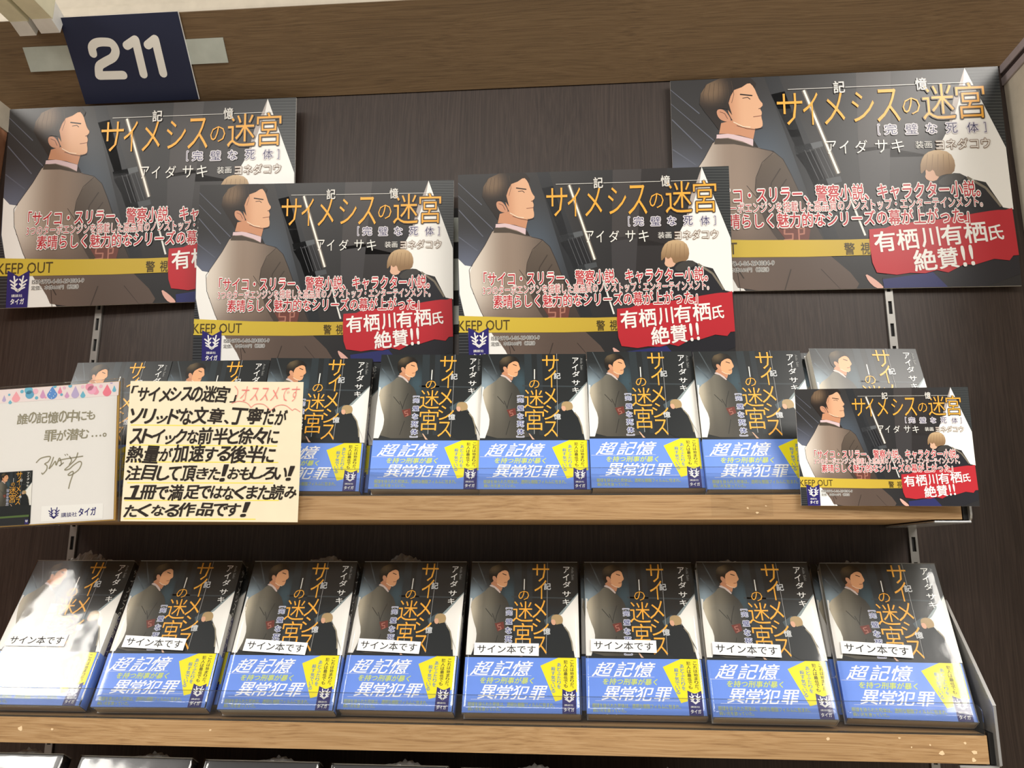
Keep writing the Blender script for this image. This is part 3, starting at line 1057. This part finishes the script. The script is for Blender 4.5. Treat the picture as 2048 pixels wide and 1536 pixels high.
    vert(bd, 'これは始まりだ。', 1814, 1868, 500, 950, (40, 40, 40), -.03)
    vert(bd, '犯人は最低でも', 1714, 1772, 500, 912, (40, 40, 40), -.03)
    vert(bd, 'あとふたりを', 1612, 1668, 540, 932, (90, 140, 190), -.03)
    vert(bd, '殺す気でいる', 1518, 1580, 600, 992, (90, 140, 190), -.03)
    tg = Sheet(W, H, 2)
    tg.poly(B.pts([(1680, 926), (1786, 976), (1888, 926), (1882, 1290), (1670, 1290)]), NAVY, 0)
    e0 = B(1694, 1128)
    e1 = B(1870, 968)
    emblem(tg, e0[0], e0[1], e1[0] - e0[0], e1[1] - e0[1], WHITE, 1)
    tg.text('講談社', B(1702, 1150), B(1840, 1178), WHITE, 1, bold=0.01)
    tg.text('タイガ', B(1696, 1204), B(1850, 1258), WHITE, 1, bold=0.03)
    band_z = B(1000, 468)[1]
    return art, ti, bd, tg, band_z


ART, TI, BD, TG, BANDZ = book_template()

# spine print, in the plane of the book's right side: x = depth, z = height
def spine_sheet():
    s = Sheet(BT, BH, 0)
    s.rect(0, BT, 0, BH, (24, 24, 28), 0)
    s.rect(0.0, BT, BH * .30, BH * .62, (222, 221, 216), 1)
    s.rect(BT * .55, BT, BH * .18, BH * .62, (42, 40, 112), 1.5)
    chars = 'サイメシスの迷宮'
    for i, ch in enumerate(chars):
        z = BH * .96 - i * .0092
        s.text(ch, (BT * .36, z), (BT * .36 + .007, z - .0078), (232, 230, 224), 2.5, bold=0.01)
    for i, ch in enumerate('アイダサキ'):
        z = BH * .44 - i * .0066
        s.text(ch, (BT * .60, z), (BT * .60 + .0048, z - .0052), (232, 230, 224), 2.5)
    return s


def build_book(name):
    t = thing(name, 'x', 'book')
    # cover: front board, rounded spine at the right, back board, around the page block
    bm = bmesh.new()
    r = 0.0022
    c = 0.0005
    outer = [(0, 0)]
    outer += [(BW - r + r * math.sin(a), r - r * math.cos(a)) for a in [rad(k) for k in range(0, 91, 18)]]
    outer += [(BW - r + r * math.cos(a), BT - r + r * math.sin(a)) for a in [rad(k) for k in range(0, 91, 18)]]
    outer += [(0, BT)]
    inner = [(0, BT - c), (BW - r, BT - c), (BW - c, BT - r), (BW - c, r), (BW - r, c), (0, c)]
    loop = outer + inner
    n = len(loop)
    lo = [bm.verts.new((p[0], p[1], 0)) for p in loop]
    hi = [bm.verts.new((p[0], p[1], BH)) for p in loop]
    for i in range(n):
        bm.faces.new((lo[i], lo[(i + 1) % n], hi[(i + 1) % n], hi[i]))
    tri = tessellate_polygon([[Vector((p[0], p[1], 0)) for p in loop]])
    for vs in (lo, hi):
        for tr in tri:
            try:
                bm.faces.new([vs[i] for i in tr])
            except ValueError:
                pass
    cov = link('cover', bm_mesh(bm), MAT['cover_white'], t)
    box_obj('page_block', (0.0012, BW - 0.0008, c + .0002, BT - c - .0002, 0.0006, BH - 0.0006), MAT['pages'], t)
    ART.build('cover_illustration', MAT['print'], cov)
    TI.build('title_lettering', MAT['print'], cov)
    sp = spine_sheet().build('spine_print', MAT['print'], cov)
    sp.rotation_euler = (0, 0, rad(90))
    sp.location = (BW + 0.0001, 0, 0)
    # paper band wrapped round the lower part
    bm = bmesh.new()
    g = 0.0005
    path = [(-.0003, BT * .5), (-.0003, -g)] + [(BW - r + (r + g) * math.sin(a), r - (r + g) * math.cos(a)) for a in [rad(k) for k in range(0, 91, 18)]] + [(BW + g, BT - r), (BW - r, BT + g)]
    lo = [bm.verts.new((p[0], p[1], 0.0003)) for p in path]
    hi = [bm.verts.new((p[0], p[1], BANDZ)) for p in path]
    for i in range(len(path) - 1):
        bm.faces.new((lo[i], lo[i + 1], hi[i + 1], hi[i]))
    bnd = link('paper_band', bm_mesh(bm), MAT['band'], t)
    b2 = BD.build('band_lettering', MAT['print'], bnd)
    b2.location = (0, -g - .00005, 0)
    b3 = TG.build('publisher_tag', MAT['print'], bnd)
    b3.location = (0, -g - .00005, 0)
    return t


MAT['band'] = plain('blue_band', (112, 152, 238), 0.3, 0, 0.02)
book0 = build_book('paperback_book')


def set_book(o, cx, y, z, lean, yaw, label, group, tw=None):
    R_ = Euler((-lean, 0, yaw))
    o.rotation_euler = R_
    o.location = Vector((cx, y, z)) + R_.to_matrix() @ Vector((-BW / 2, 0, 0))
    tag(o, label, 'book', group)
    return o


LEAN_T, LEAN_B = rad(17.7), rad(28.9)
ROWS = [[-0.4781, -0.1117, -0.0115, 0.0599], [-0.3719, -0.1105, 0.0263, 0.0588], [-0.2595, -0.1124, 0.1285, 0.0602], [-0.1436, -0.1140, 0.1077, 0.0625], [-0.0407, -0.1114, 0.0821, 0.0621],
        [0.0643, -0.11, 0.0657, 0.0631], [0.1691, -0.1123, 0.0391, 0.061], [0.2833, -0.1138, 0.1204, 0.0602],
        [-0.5119, -0.1124, 0.006, -0.1361], [-0.3934, -0.1129, 0.0655, -0.1362], [-0.274, -0.1148, 0.0408, -0.1346], [-0.1672, -0.1072, -0.0173, -0.1377], [-0.0534, -0.1091, 0.0259, -0.1378],
        [0.0569, -0.106, 0.0032, -0.1341], [0.1649, -0.1144, -0.011, -0.1332], [0.2795, -0.1074, -0.0863, -0.135]]
TOP_L = ['unwrapped book at the left end of the upper shelf, mostly behind the signed board',
         'unwrapped book whose lower half is hidden by the handwritten yellow card',
         'unwrapped book with its left part behind the handwritten card',
         'unwrapped book standing tallest, first fully visible one right of the handwritten card',
         'unwrapped book second to the right of the handwritten card that is fully visible',
         'unwrapped book in the middle of the upper shelf under the second medium poster',
         'unwrapped book partly covered at its lower right by the small poster',
         'unwrapped book at the right end of the upper shelf, lower half behind the small poster']
BOT_L = ['film-wrapped signed book at the left end of the lower shelf, washed out by glare',
         'film-wrapped signed book second from the left, glare on its left side',
         'film-wrapped signed book third from the left on the lower shelf, below the handwritten card',
         'film-wrapped signed book fourth from the left with a peaked fold of film on top',
         'film-wrapped signed book fifth from the left on the lower shelf, standing upright',
         'film-wrapped signed book sixth from the left on the lower shelf, third from the right',
         'film-wrapped signed book second from the right on the lower shelf',
         'film-wrapped signed book at the right end of the lower shelf beside the steel bracket']

random.seed(3)
# unwrapped row
allbooks = []
for i in range(8):
    x, y, yaw, z = ROWS[i]
    o = book0 if i == 0 else copy_tree(book0)
    z = max(z, SHT + BT * math.sin(LEAN_T) + 0.0002)
    set_book(o, x, y, z, LEAN_T, yaw * 0.75, TOP_L[i], 'unwrapped paperbacks on the upper shelf')
    allbooks.append(o)


def place_behind(i, dx, lean, label, dyaw=0.0, dz=0.0):
    x, y, yaw, z = ROWS[i]
    top = i < 8
    b = copy_tree(book0)
    base = (SHT if top else SLT) + BT * math.sin(lean) + 0.0003
    set_book(b, x + dx, y + (BT + 0.0024) / math.cos(lean), base + dz, lean, yaw * (.75 if top else 1) + dyaw, label, 'second copies standing behind the front books')
    return b


for i, dx, lab in ((1, 0.0, None), (2, 0.004, 'copy behind the book beside the handwritten card, only its right edge showing'),
                   (3, 0.004, 'copy behind the tallest unwrapped book, only a blue and white edge showing'),
                   (4, 0.004, 'copy behind the second fully visible unwrapped book, edge showing at its right'),
                   (5, 0.004, 'copy behind the middle unwrapped book, edge showing at its right'),
                   (6, 0.004, 'copy behind the unwrapped book just left of the small poster'),
                   (7, -0.006, 'copy behind the rightmost unwrapped book, pale page edges at its left')):
    if lab:
        place_behind(i, dx, LEAN_T, lab)


# ---------------------------------------------------------------- film wrap and stickers of the lower row
def film_mesh(seed, peak):
    rnd = random.Random(seed)
    bm = bmesh.new()
    nx, nz = 18, 22
    g = 0.0013
    grid = []
    for j in range(nz + 1):
        row = []
        for i in range(nx + 1):
            u, v = i / nx, j / nz
            ed = min(u, 1 - u, v, 1 - v)
            row.append(bm.verts.new((-.0012 + u * (BW + .0026), -g - (rnd.uniform(0, .0005) if ed > 0 else -.0004), -.0010 + v * (BH + .0018))))
        grid.append(row)
    for j in range(nz):
        for i in range(nx):
            bm.faces.new((grid[j][i], grid[j][i + 1], grid[j + 1][i + 1], grid[j + 1][i]))
    # sides fold back
    for col, sx in ((0, -1), (nx, 1)):
        prev = None
        for j in range(nz + 1):
            v = grid[j][col]
            w_ = bm.verts.new((v.co.x + sx * .0003, BT + .0008, v.co.z))
            if prev:
                bm.faces.new((prev[0], v, w_, prev[1]))
            prev = (v, w_)
    # bottom fold
    prev = None
    for i in range(nx + 1):
        v = grid[0][i]
        w_ = bm.verts.new((v.co.x, BT * .75, v.co.z + rnd.uniform(-.0004, .0004)))
        if prev:
            bm.faces.new((prev[0], v, w_, prev[1]))
        prev = (v, w_)
    return bm_mesh(bm, 'film', True)


def fin_mesh(seed, peak, hgt):
    """crumpled seam of film standing on the top edge"""
    rnd = random.Random(seed * 7 + 1)
    bm = bmesh.new()
    n = 46
    rows = []
    for j in range(4):
        row = []
        for i in range(n + 1):
            u = i / n
            env = 0.0016 + hgt * math.exp(-((u - peak) / .16) ** 2) + .0022 * math.exp(-((u - (1 - peak * .6)) / .10) ** 2)
            env *= sstep(0, .06, u) * sstep(0, .06, 1 - u)
            h = env * (j / 3) * (1 + rnd.uniform(-.28, .28) * (j > 0))
            row.append(bm.verts.new((u * BW, .004 + rnd.uniform(-.0022, .0022) * (j > 0) + .0015 * j, BH + h)))
        rows.append(row)
    for j in range(3):
        for i in range(n):
            bm.faces.new((rows[j][i], rows[j][i + 1], rows[j + 1][i + 1], rows[j + 1][i]))
    # flat top fold of the film
    prev = None
    for i in range(n + 1):
        u = i / n
        a = bm.verts.new((u * BW, -.0011, BH + .0003))
        b = bm.verts.new((u * BW, BT, BH + .0009 + rnd.uniform(-.0005, .0008)))
        if prev:
            bm.faces.new((prev[0], a, b, prev[1]))
        prev = (a, b)
    return bm_mesh(bm, 'fin', False)


def sticker(parent, dx, dz, rot, wide=1.0):
    W, H = 0.0600 * wide, 0.0118
    s = Sheet(W, H, 0)
    s.rect(0, W, 0, H, (246, 246, 244), 0)
    st = s.build('signed_copy_sticker', MAT['print_matt'], parent)
    st.location = (dx, -0.0020, dz)
    st.rotation_euler = (0, rot, 0)
    l = Sheet(W, H, 0)
    l.text('サイン本です', (W * .05, H * .84), (W * .95, H * .16), (24, 24, 24), 1, bold=0.008)
    l.build('sticker_lettering', MAT['print_matt'], st)
    return st


PK = [(0.45, .015), (0.35, .004), (0.72, .008), (0.38, .012), (0.35, .0035), (0.3, .003), (0.30, .0045), (0.30, .0050)]
STK = [(0.008, 0.0555, 0), (0.0105, 0.0560, 3), (0.0105, 0.0540, 3.5), (0.0085, 0.0545, 2.5), (0.0075, 0.0520, 0.4), (0.0045, 0.0565, 1), (0.0055, 0.0550, 2), (0.0050, 0.0570, 3.0)]
for i in range(8):
    x, y, yaw, z = ROWS[8 + i]
    o = copy_tree(book0)
    base = SLT + BT * math.sin(LEAN_B) + 0.0011
    set_book(o, x, y, max(z, base), LEAN_B, yaw, BOT_L[i], 'film-wrapped signed paperbacks on the lower shelf')
    wr = link('film_wrap', film_mesh(i, PK[i][0]), MAT['film'], o)
    wr['label'] = 'clear shrink film'
    link('film_seam', fin_mesh(i, *PK[i]), MAT['film_crumple'], wr)
    dx, dz, rr = STK[i]
    sticker(o, dx, dz, rad(rr))
for i, dx, lab in ((0, 0.0035, 'wrapped copy behind the leftmost signed book'), (1, 0.0035, 'wrapped copy behind the second signed book from the left, its spine showing'),
                   (2, 0.0030, 'wrapped copy behind the third signed book from the left, its spine showing'), (5, -0.004, 'wrapped copy behind the third signed book from the right'),
                   (6, -0.004, 'wrapped copy behind the second signed book from the right'), (7, -0.004, 'wrapped copy behind the rightmost signed book, dark edge showing at its left')):
    b = place_behind(8 + i, dx, LEAN_B, lab)
    b['group'] = 'second copies behind the wrapped signed books'

# ---------------------------------------------------------------- books of the row below, only their tops in view
row = [(-0.5250, 'leftmost'), (-0.4030, 'second'), (-0.2860, 'third'), (-0.1700, 'fourth'), (-0.0540, 'fifth'), (0.0620, 'sixth')]
rt = thing('black_covered_book', 'x', 'book')
bm = bmesh.new()
box(bm, 0, BW, 0, BT, 0, BH, bevel=0.0009)
link('cover', bm_mesh(bm), MAT['cover_dark'], rt)
box_obj('page_block', (0.002, BW - 0.001, 0.001, BT - 0.001, BH - 0.0003, BH + 0.0004), MAT['pages'], rt)
fl = link('film_wrap', film_mesh(21, .5), MAT['film'], rt)
link('film_flap', fin_mesh(21, .62, .0035), MAT['film_crumple'], fl)
for k, (x, nm) in enumerate(row):
    o = rt if k == 0 else copy_tree(rt)
    R_ = Euler((-rad(29), 0, 0.0))
    top = Vector((x, -0.1060, -0.1765 - 0.0009 * k))
    o.rotation_euler = R_
    o.location = top + R_.to_matrix() @ Vector((-BW / 2, 0, -BH))
    tag(o, '%s black-covered book from the left in the row below, only its top showing' % ('first' if k == 0 else nm), 'book', 'black-covered books in the row below')
o = box_obj('wall_shelf', (-0.557, 0.333, -0.1950, -0.0032, -0.3420, -0.3200), MAT['shelf'])
tag(o, 'third shelf below the frame, under the black-covered books', 'shelf')

# ---------------------------------------------------------------- number sign and its tape on the fascia
up = Vector((0, -math.sin(HB), math.cos(HB)))
nrm = Vector((0, -math.cos(HB), -math.sin(HB)))
SW, SH_ = 0.1445, 0.0980
t = thing('number_sign', 'navy square sign with white number 211 on the wooden fascia', 'sign', Vector((-0.5994, 0, HZ)) + up * 0.0033 + nrm * 0.0065, (HB, 0, 0))
box_obj('sign_plate', (0, SW, 0.0004, 0.0030, 0, SH_), MAT['whiteplastic'], t)
s = Sheet(SW, SH_, 0)
s.rect(0, SW, 0, SH_, (34, 40, 66), 0)
s.build('navy_face', MAT['print_matt'], t)
s = Sheet(SW, SH_, 0)
F = Frame([(350, 105), (1045, 65), (510, 610), (1190, 575)], SW, SH_)
sw = 0.0098


def arc(pts, n=5):
    """Catmull-Rom through the points"""
    out = []
    P = [pts[0]] + list(pts) + [pts[-1]]
    for i in range(1, len(P) - 2):
        for k in range(n):
            u = k / n
            q = []
            for a in (0, 1):
                p0, p1_, p2_, p3_ = P[i - 1][a], P[i][a], P[i + 1][a], P[i + 2][a]
                q.append(.5 * (2 * p1_ + (-p0 + p2_) * u + (2 * p0 - 5 * p1_ + 4 * p2_ - p3_) * u * u + (-p0 + 3 * p1_ - 3 * p2_ + p3_) * u ** 3))
            out.append(tuple(q))
    out.append(tuple(pts[-1]))
    return out


s.stroke(F.pts(arc([(553, 309), (547, 272), (570, 248), (615, 242), (662, 250), (686, 290), (672, 330), (625, 358), (590, 385), (590, 438)])), sw, (240, 238, 232), 1)
s.stroke(F.pts([(590, 438), (735, 434)]), sw, (240, 238, 232), 2)
s.stroke(F.pts([(752, 262), (802, 228), (855, 428)]), sw, (240, 238, 232), 1)
s.stroke(F.pts([(876, 258), (918, 224), (972, 422)]), sw, (240, 238, 232), 1)
s.build('white_digits', MAT['print_matt'], t)
t = box_obj('tape_strip', (0, 0.2480, 0.0, 0.0012, 0, 0.0278), MAT['tape'])
t.rotation_euler = (HB, 0, 0)
t.location = Vector((-0.6575, 0, HZ)) + up * 0.0430 + nrm * 0.0035
tag(t, 'pale grey tape strip running behind the 211 sign on the fascia', 'tape')

# cream clip arms at the upper left
t = thing('sign_rail_clip', 'cream plastic clip with two arms at the upper left corner', 'clip', (-0.6215, -0.075, 0.6))
bm = bmesh.new()
for x0, x1, zb_ in ((-0.026, -0.0035, 0.0035), (0.0, 0.0255, 0.0055)):
    box(bm, x0, x1, -0.16, -0.012, zb_, 0.034, bevel=0.0015)
    link('clip_arm', bm_mesh(bm), MAT['cream'], t)
    bm = bmesh.new()
    prism(bm, [(-0.014, zb_ - 0.0005), (0.004, zb_ - 0.007 + 0.001), (0.008, zb_ + 0.0165), (-0.012, 0.030)], x0 + .001, x1 - .001)
    link('clip_tip', bm_mesh(bm), MAT['whiteplastic'], t)
    bm = bmesh.new()
bm.free()
box_obj('rail', (-0.12, 0.030, -0.17, -0.120, 0.034, 0.060), MAT['cream'], t, bevel=0.002)

# ---------------------------------------------------------------- handwritten card
CW, CH = 0.1640, 0.1310
F = Frame([(120, 70), (1828, 62), (42, 1435), (1745, 1458)], CW, CH)
t = thing('handwritten_card', 'pale yellow card with black brush-pen recommendation and yellow underlines', 'card', (0, 0, 0))
bm = bmesh.new()
box(bm, 0, CW, 0, .0006, 0, CH)
link('card_sheet', bm_mesh(bm), plain('cream_card', (234, 223, 194), 0.6, 0, 0.02), t)
s = Sheet(CW, CH, 1)
hr = random.Random(11)


def hand(s, txt, x0, y0, x1, y1, col, bold, shear=0.2):
    """written character by character, each a little uneven"""
    small = 'っッょゃゅーの、。！…'
    wd = [(.55 if ch in '「」、。！' else .85 if ch in small or '\u3040' < ch < '\u30ff' else 1.1) for ch in txt]
    k = (x1 - x0) / sum(wd)
    x = x0
    H_ = y1 - y0
    for ch, w_ in zip(txt, wd):
        a, b = x, x + w_ * k * .95
        t0 = y0 + H_ * hr.uniform(.0, .10)
        t1 = y1 - H_ * hr.uniform(.0, .10)
        if ch in 'っッょゃゅ':
            t0 += H_ * .42
            a += w_ * k * .08
        if ch in '、。':
            t0 = y1 - H_ * .28
            b = a + w_ * k * .5
        if ch == '…':
            t0, t1 = y1 - H_ * .40, y1 - H_ * .30
        if ch == 'ー':
            t0, t1 = y0 + H_ * .4, y0 + H_ * .58
        if '\u3040' < ch < '\u30ff' and ch not in small:
            t0 += H_ * .10
            t1 -= H_ * .03
        if ch == '「':
            t1 = y0 + H_ * .45
        if ch == '」':
            t0 = y0 + H_ * .55
        s.text(ch, F(a, t0), F(b, t1), col, 1, bold=bold, shear=shear, rot=rad(hr.uniform(-4, 4)))
        x += w_ * k


for y, x0, x1 in ((506, 130, 1500), (702, 120, 1550), (866, 160, 1560), (1068, 105, 1510), (1238, 80, 1560), (1412, 75, 1330)):
    s.stroke(F.pts([(x0, y), (x1, y + 6 if y < 1400 else y + 14)]), 0.0010, (240, 220, 96), 0)
s.build('yellow_underlines', MAT['print_matt'], t)
s = Sheet(CW, CH, 3)
ink = (38, 30, 24)
for txt, x0, y0, x1, y1 in (('「サイメシスの迷宮」', 130, 112, 1160, 280), ('ソリッドな文章、丁寧だが', 130, 315, 1660, 505), ('ストイックな前半と徐々に', 125, 525, 1575, 695), ('熱量が加速する後半に', 92, 695, 1535, 880),
                            ('注目して頂きた！おもしろい！', 90, 895, 1720, 1055), ('１冊で満足ではなくまた読み', 85, 1080, 1740, 1240), ('たくなる作品です！', 75, 1255, 1280, 1405)):
    hand(s, txt, x0, y0, x1, y1, ink, 0.030)
s.build('black_lettering', MAT['print_matt'], t)
s = Sheet(CW, CH, 5)
pk = (236, 128, 124)
s.text('オススメです', F(1200, 110), F(1785, 262), pk, 1, bold=-0.012, shear=0.25)
s.stroke(F.pts(arc([(1142, 112), (1168, 150), (1168, 190), (1155, 225)])), 0.0005, pk, 1)
s.stroke(F.pts(arc([(1110, 285), (1180, 262), (1260, 280), (1300, 325)])), 0.0005, pk, 1)
s.stroke(F.pts(arc([(1300, 325), (1350, 290), (1430, 295), (1495, 355)])), 0.0005, pk, 1)
s.stroke(F.pts(arc([(1495, 355), (1560, 305), (1640, 300), (1712, 352)])), 0.0005, pk, 1)
s.stroke(F.pts(arc([(1712, 352), (1740, 335), (1790, 365)])), 0.0005, pk, 1)
s.build('pink_lettering', MAT['print_matt'], t)
R_ = Euler((rad(4.2), rad(0.2), rad(4.6)))
t.rotation_euler = R_
t.location = Vector((-0.3415, -0.1310, 0.0322)) + R_.to_matrix() @ Vector((-CW / 2, 0, 0))

# ---------------------------------------------------------------- signed board in its clear bag
GW, GH = 0.1442, 0.1325
F = Frame([(-260, 76), (1178, 55), (-270, 1450), (1162, 1438)], GW, GH)
t = thing('autograph_board', 'white autograph board with gold edge and drop-patterned strip, in a clear bag', 'board', (0, 0, 0))
box_obj('gold_edge', (0, GW, 0.0004, 0.0022, 0, GH), plain('gold_edge', (214, 172, 96), 0.35, 0.4), t)
s = Sheet(GW, GH, 0)
s.poly(F.pts([(-250, 78), (1160, 64), (1146, 1428), (-250, 1440)]), (236, 234, 232), 0)
s.build('white_face', MAT['print_matt'], t)
s = Sheet(GW, GH, 2)
s.poly(F.pts([(-255, 76), (1178, 60), (1172, 200), (-255, 216)]), (240, 226, 226), 0)
rnd = random.Random(8)


def drop(cx, cy, w_, h_, col):
    P = []
    n = 16
    for k in range(n + 1):
        a = math.pi * k / n
        P.append((cx - w_ * math.cos(a), cy + w_ * math.sin(a)))
    P.append((cx, cy - h_))
    s.poly(F.pts(P), col, 1)


PKS, BLU, TEAL, LIL = (240, 160, 184), (96, 148, 214), (112, 186, 212), (190, 176, 214)
for cx, cy, w_, h_, col in ((140, 168, 42, 70, (244, 170, 180)), (410, 160, 28, 66, (214, 160, 200)), (505, 150, 52, 82, BLU), (583, 130, 22, 55, (236, 140, 170)), (655, 175, 24, 44, (214, 160, 200)),
                            (738, 165, 40, 88, LIL), (815, 180, 26, 46, TEAL), (945, 150, 32, 60, PKS), (1058, 160, 44, 80, (240, 130, 150)), (1130, 145, 20, 50, TEAL), (82, 208, 18, 24, TEAL), (20, 180, 20, 50, LIL), (-60, 160, 34, 70, PKS)):
    drop(cx, cy, w_, h_, col)
for cx, cy, r_, col in ((265, 95, 42, TEAL), (278, 140, 44, (100, 170, 206)), (335, 110, 28, (242, 190, 206)), (198, 104, 18, TEAL), (348, 178, 17, TEAL), (70, 130, 12, TEAL), (880, 95, 42, PKS), (905, 130, 45, (242, 176, 204)),
                        (625, 92, 16, (236, 190, 210)), (685, 74, 20, TEAL), (530, 70, 18, TEAL), (810, 92, 18, (240, 196, 214)), (995, 98, 18, (242, 186, 206)), (600, 160, 14, (110, 176, 204)), (1100, 66, 14, LIL), (440, 180, 10, PKS)):
    P = [(cx + r_ * math.cos(2 * math.pi * k / 14), cy + r_ * math.sin(2 * math.pi * k / 14)) for k in range(14)]
    P = [(a, max(b, 66)) for a, b in P]
    s.poly(F.pts(P), col, 2)
for cx, cy in ((480, 150), (520, 170), (500, 190), (535, 150), (490, 120)):
    s.disc(F(cx, cy), 0.0005, (220, 232, 244), 3)
s.build('patterned_tape', MAT['print_matt'], t)
s = Sheet(GW, GH, 2)
pen = (150, 144, 122)
hand(s, '誰の記憶の中にも', 165, 322, 945, 445, pen, 0.02, 0.05)
hand(s, '罪が潜む', 440, 508, 890, 628, pen, 0.02, 0.05)
s.text('…。', F(915, 575), F(1060, 612), pen, 0, bold=0.02)
for P in ([(372, 832), (410, 795), (470, 780), (510, 785), (490, 830), (455, 850), (478, 870), (475, 910), (440, 950), (430, 940)],
          [(540, 790), (520, 850), (500, 900), (530, 870), (560, 830), (570, 870), (600, 800), (620, 860), (600, 880), (640, 850)], [(590, 830), (640, 815), (830, 795)],
          [(700, 790), (720, 830), (700, 870)], [(780, 760), (760, 820), (700, 880), (655, 920), (700, 915), (740, 880), (800, 845), (820, 870), (790, 930), (720, 975), (690, 970), (730, 940), (740, 960), (715, 1040), (700, 1105)]):
    s.stroke(F.pts(arc(P)), 0.0011, pen, 0)
s.stroke(F.pts([(652, 768), (660, 778)]), 0.0008, pen, 0)
s.stroke(F.pts([(672, 765), (682, 775)]), 0.0008, pen, 0)
s.build('pen_writing', MAT['print_matt'], t)
# printed cover picture stuck at the lower left
mini = bpy.data.objects.new('cover_picture', None)
mini = Sheet(GW, GH, 1)
mini.poly(F.pts([(-32, 912), (338, 912), (322, 1434), (-38, 1436)]), (26, 28, 28), 0)
mini.poly(F.pts([(338, 1030), (280, 1100), (310, 1200), (325, 1380), (328, 1200)]), (236, 234, 230), 1)
mini.poly(F.pts([(-35, 1348), (325, 1340), (325, 1366), (-35, 1362)]), (70, 92, 44), 1)
mo = mini.build('cover_picture', MAT['print_matt'], t)
for nm, src in (('picture_illustration', ART), ('picture_lettering', TI)):
    me = bpy.data.meshes[src.V and ('cover_illustration' if src is ART else 'title_lettering')] if False else None
s0_ = F(-32, 912)
s1_ = F(335, 1345)
for nm, srcname in (('picture_illustration', 'cover_illustration'), ('picture_lettering', 'title_lettering')):
    src = [c for c in book0.children if c.name.startswith('cover')][0]
    src = [c for c in src.children if c.name.startswith(srcname)][0]
    c = bpy.data.objects.new(nm, src.data)
    COL.objects.link(c)
    c.parent = mo
    k = (s1_[0] - s0_[0]) / BW
    kz = (s0_[1] - F(0, 1430)[1]) / BH
    c.scale = (k, 1.0, kz)
    c.location = (s0_[0], -0.0001, s0_[1] - BH * kz)
    c['label'] = 'printed lettering of the cover picture' if 'letter' in nm else 'printed dark cover scene'
mini2 = Sheet(GW, GH, 14)
mini2.poly(F.pts([(-38, 1352), (324, 1344), (322, 1434), (-38, 1436)]), (30, 32, 36), 0)
mini2.poly(F.pts([(-38, 1348), (324, 1340), (324, 1360), (-38, 1366)]), (84, 108, 56), 1)
mini2.poly(F.pts([(285, 1378), (302, 1390), (320, 1378), (320, 1432), (285, 1432)]), NAVY, 1)
e0, e1 = F(289, 1414), F(316, 1388)
emblem(mini2, e0[0], e0[1], e1[0] - e0[0], e1[1] - e0[1], WHITE, 2)
mini2.build('picture_lower_edge', MAT['print_matt'], mo)
s = Sheet(GW, GH, 2)
s.poly(F.pts([(440, 1266), (1045, 1268), (1042, 1416), (438, 1416)]), (244, 243, 241), 0)
e0, e1 = F(508, 1396), F(620, 1284)
emblem(s, e0[0], e0[1], e1[0] - e0[0], e1[1] - e0[1], NAVY, 1)
s.text('講談社', F(635, 1340), F(790, 1382), NAVY, 1, bold=0.01)
s.text('タイガ', F(806, 1304), F(974, 1378), NAVY, 1, bold=0.03)
s.build('publisher_sticker', MAT['print_matt'], t)
bm = bmesh.new()
box(bm, -0.001, GW + 0.0045, -0.0014, 0.0032, -0.0016, GH + 0.0028, bevel=0.0006)
link('clear_bag', bm_mesh(bm), MAT['cello'], t)
box_obj('bag_side_seam', (GW + 0.0030, GW + 0.0045, -0.0006, 0.0004, -0.0016, GH + 0.0028), MAT['acrylic_edge'], t)
R_ = Euler((rad(2.0), rad(-3.3), 0.0))
t.rotation_euler = R_
t.location = Vector(about_cam((-0.4836, -0.1397, 0.0300), 1.012)) + R_.to_matrix() @ Vector((0.0570 - GW, 0, 0))

# clear sticky tape on the shelf edge
o = box_obj('clear_tape_patch', (0.118, 0.172, -0.1203, -0.1199, 0.0375, 0.070), MAT['clear_tape'])
tag(o, 'clear sticky tape stuck over the upper shelf edge left of the small poster', 'tape')
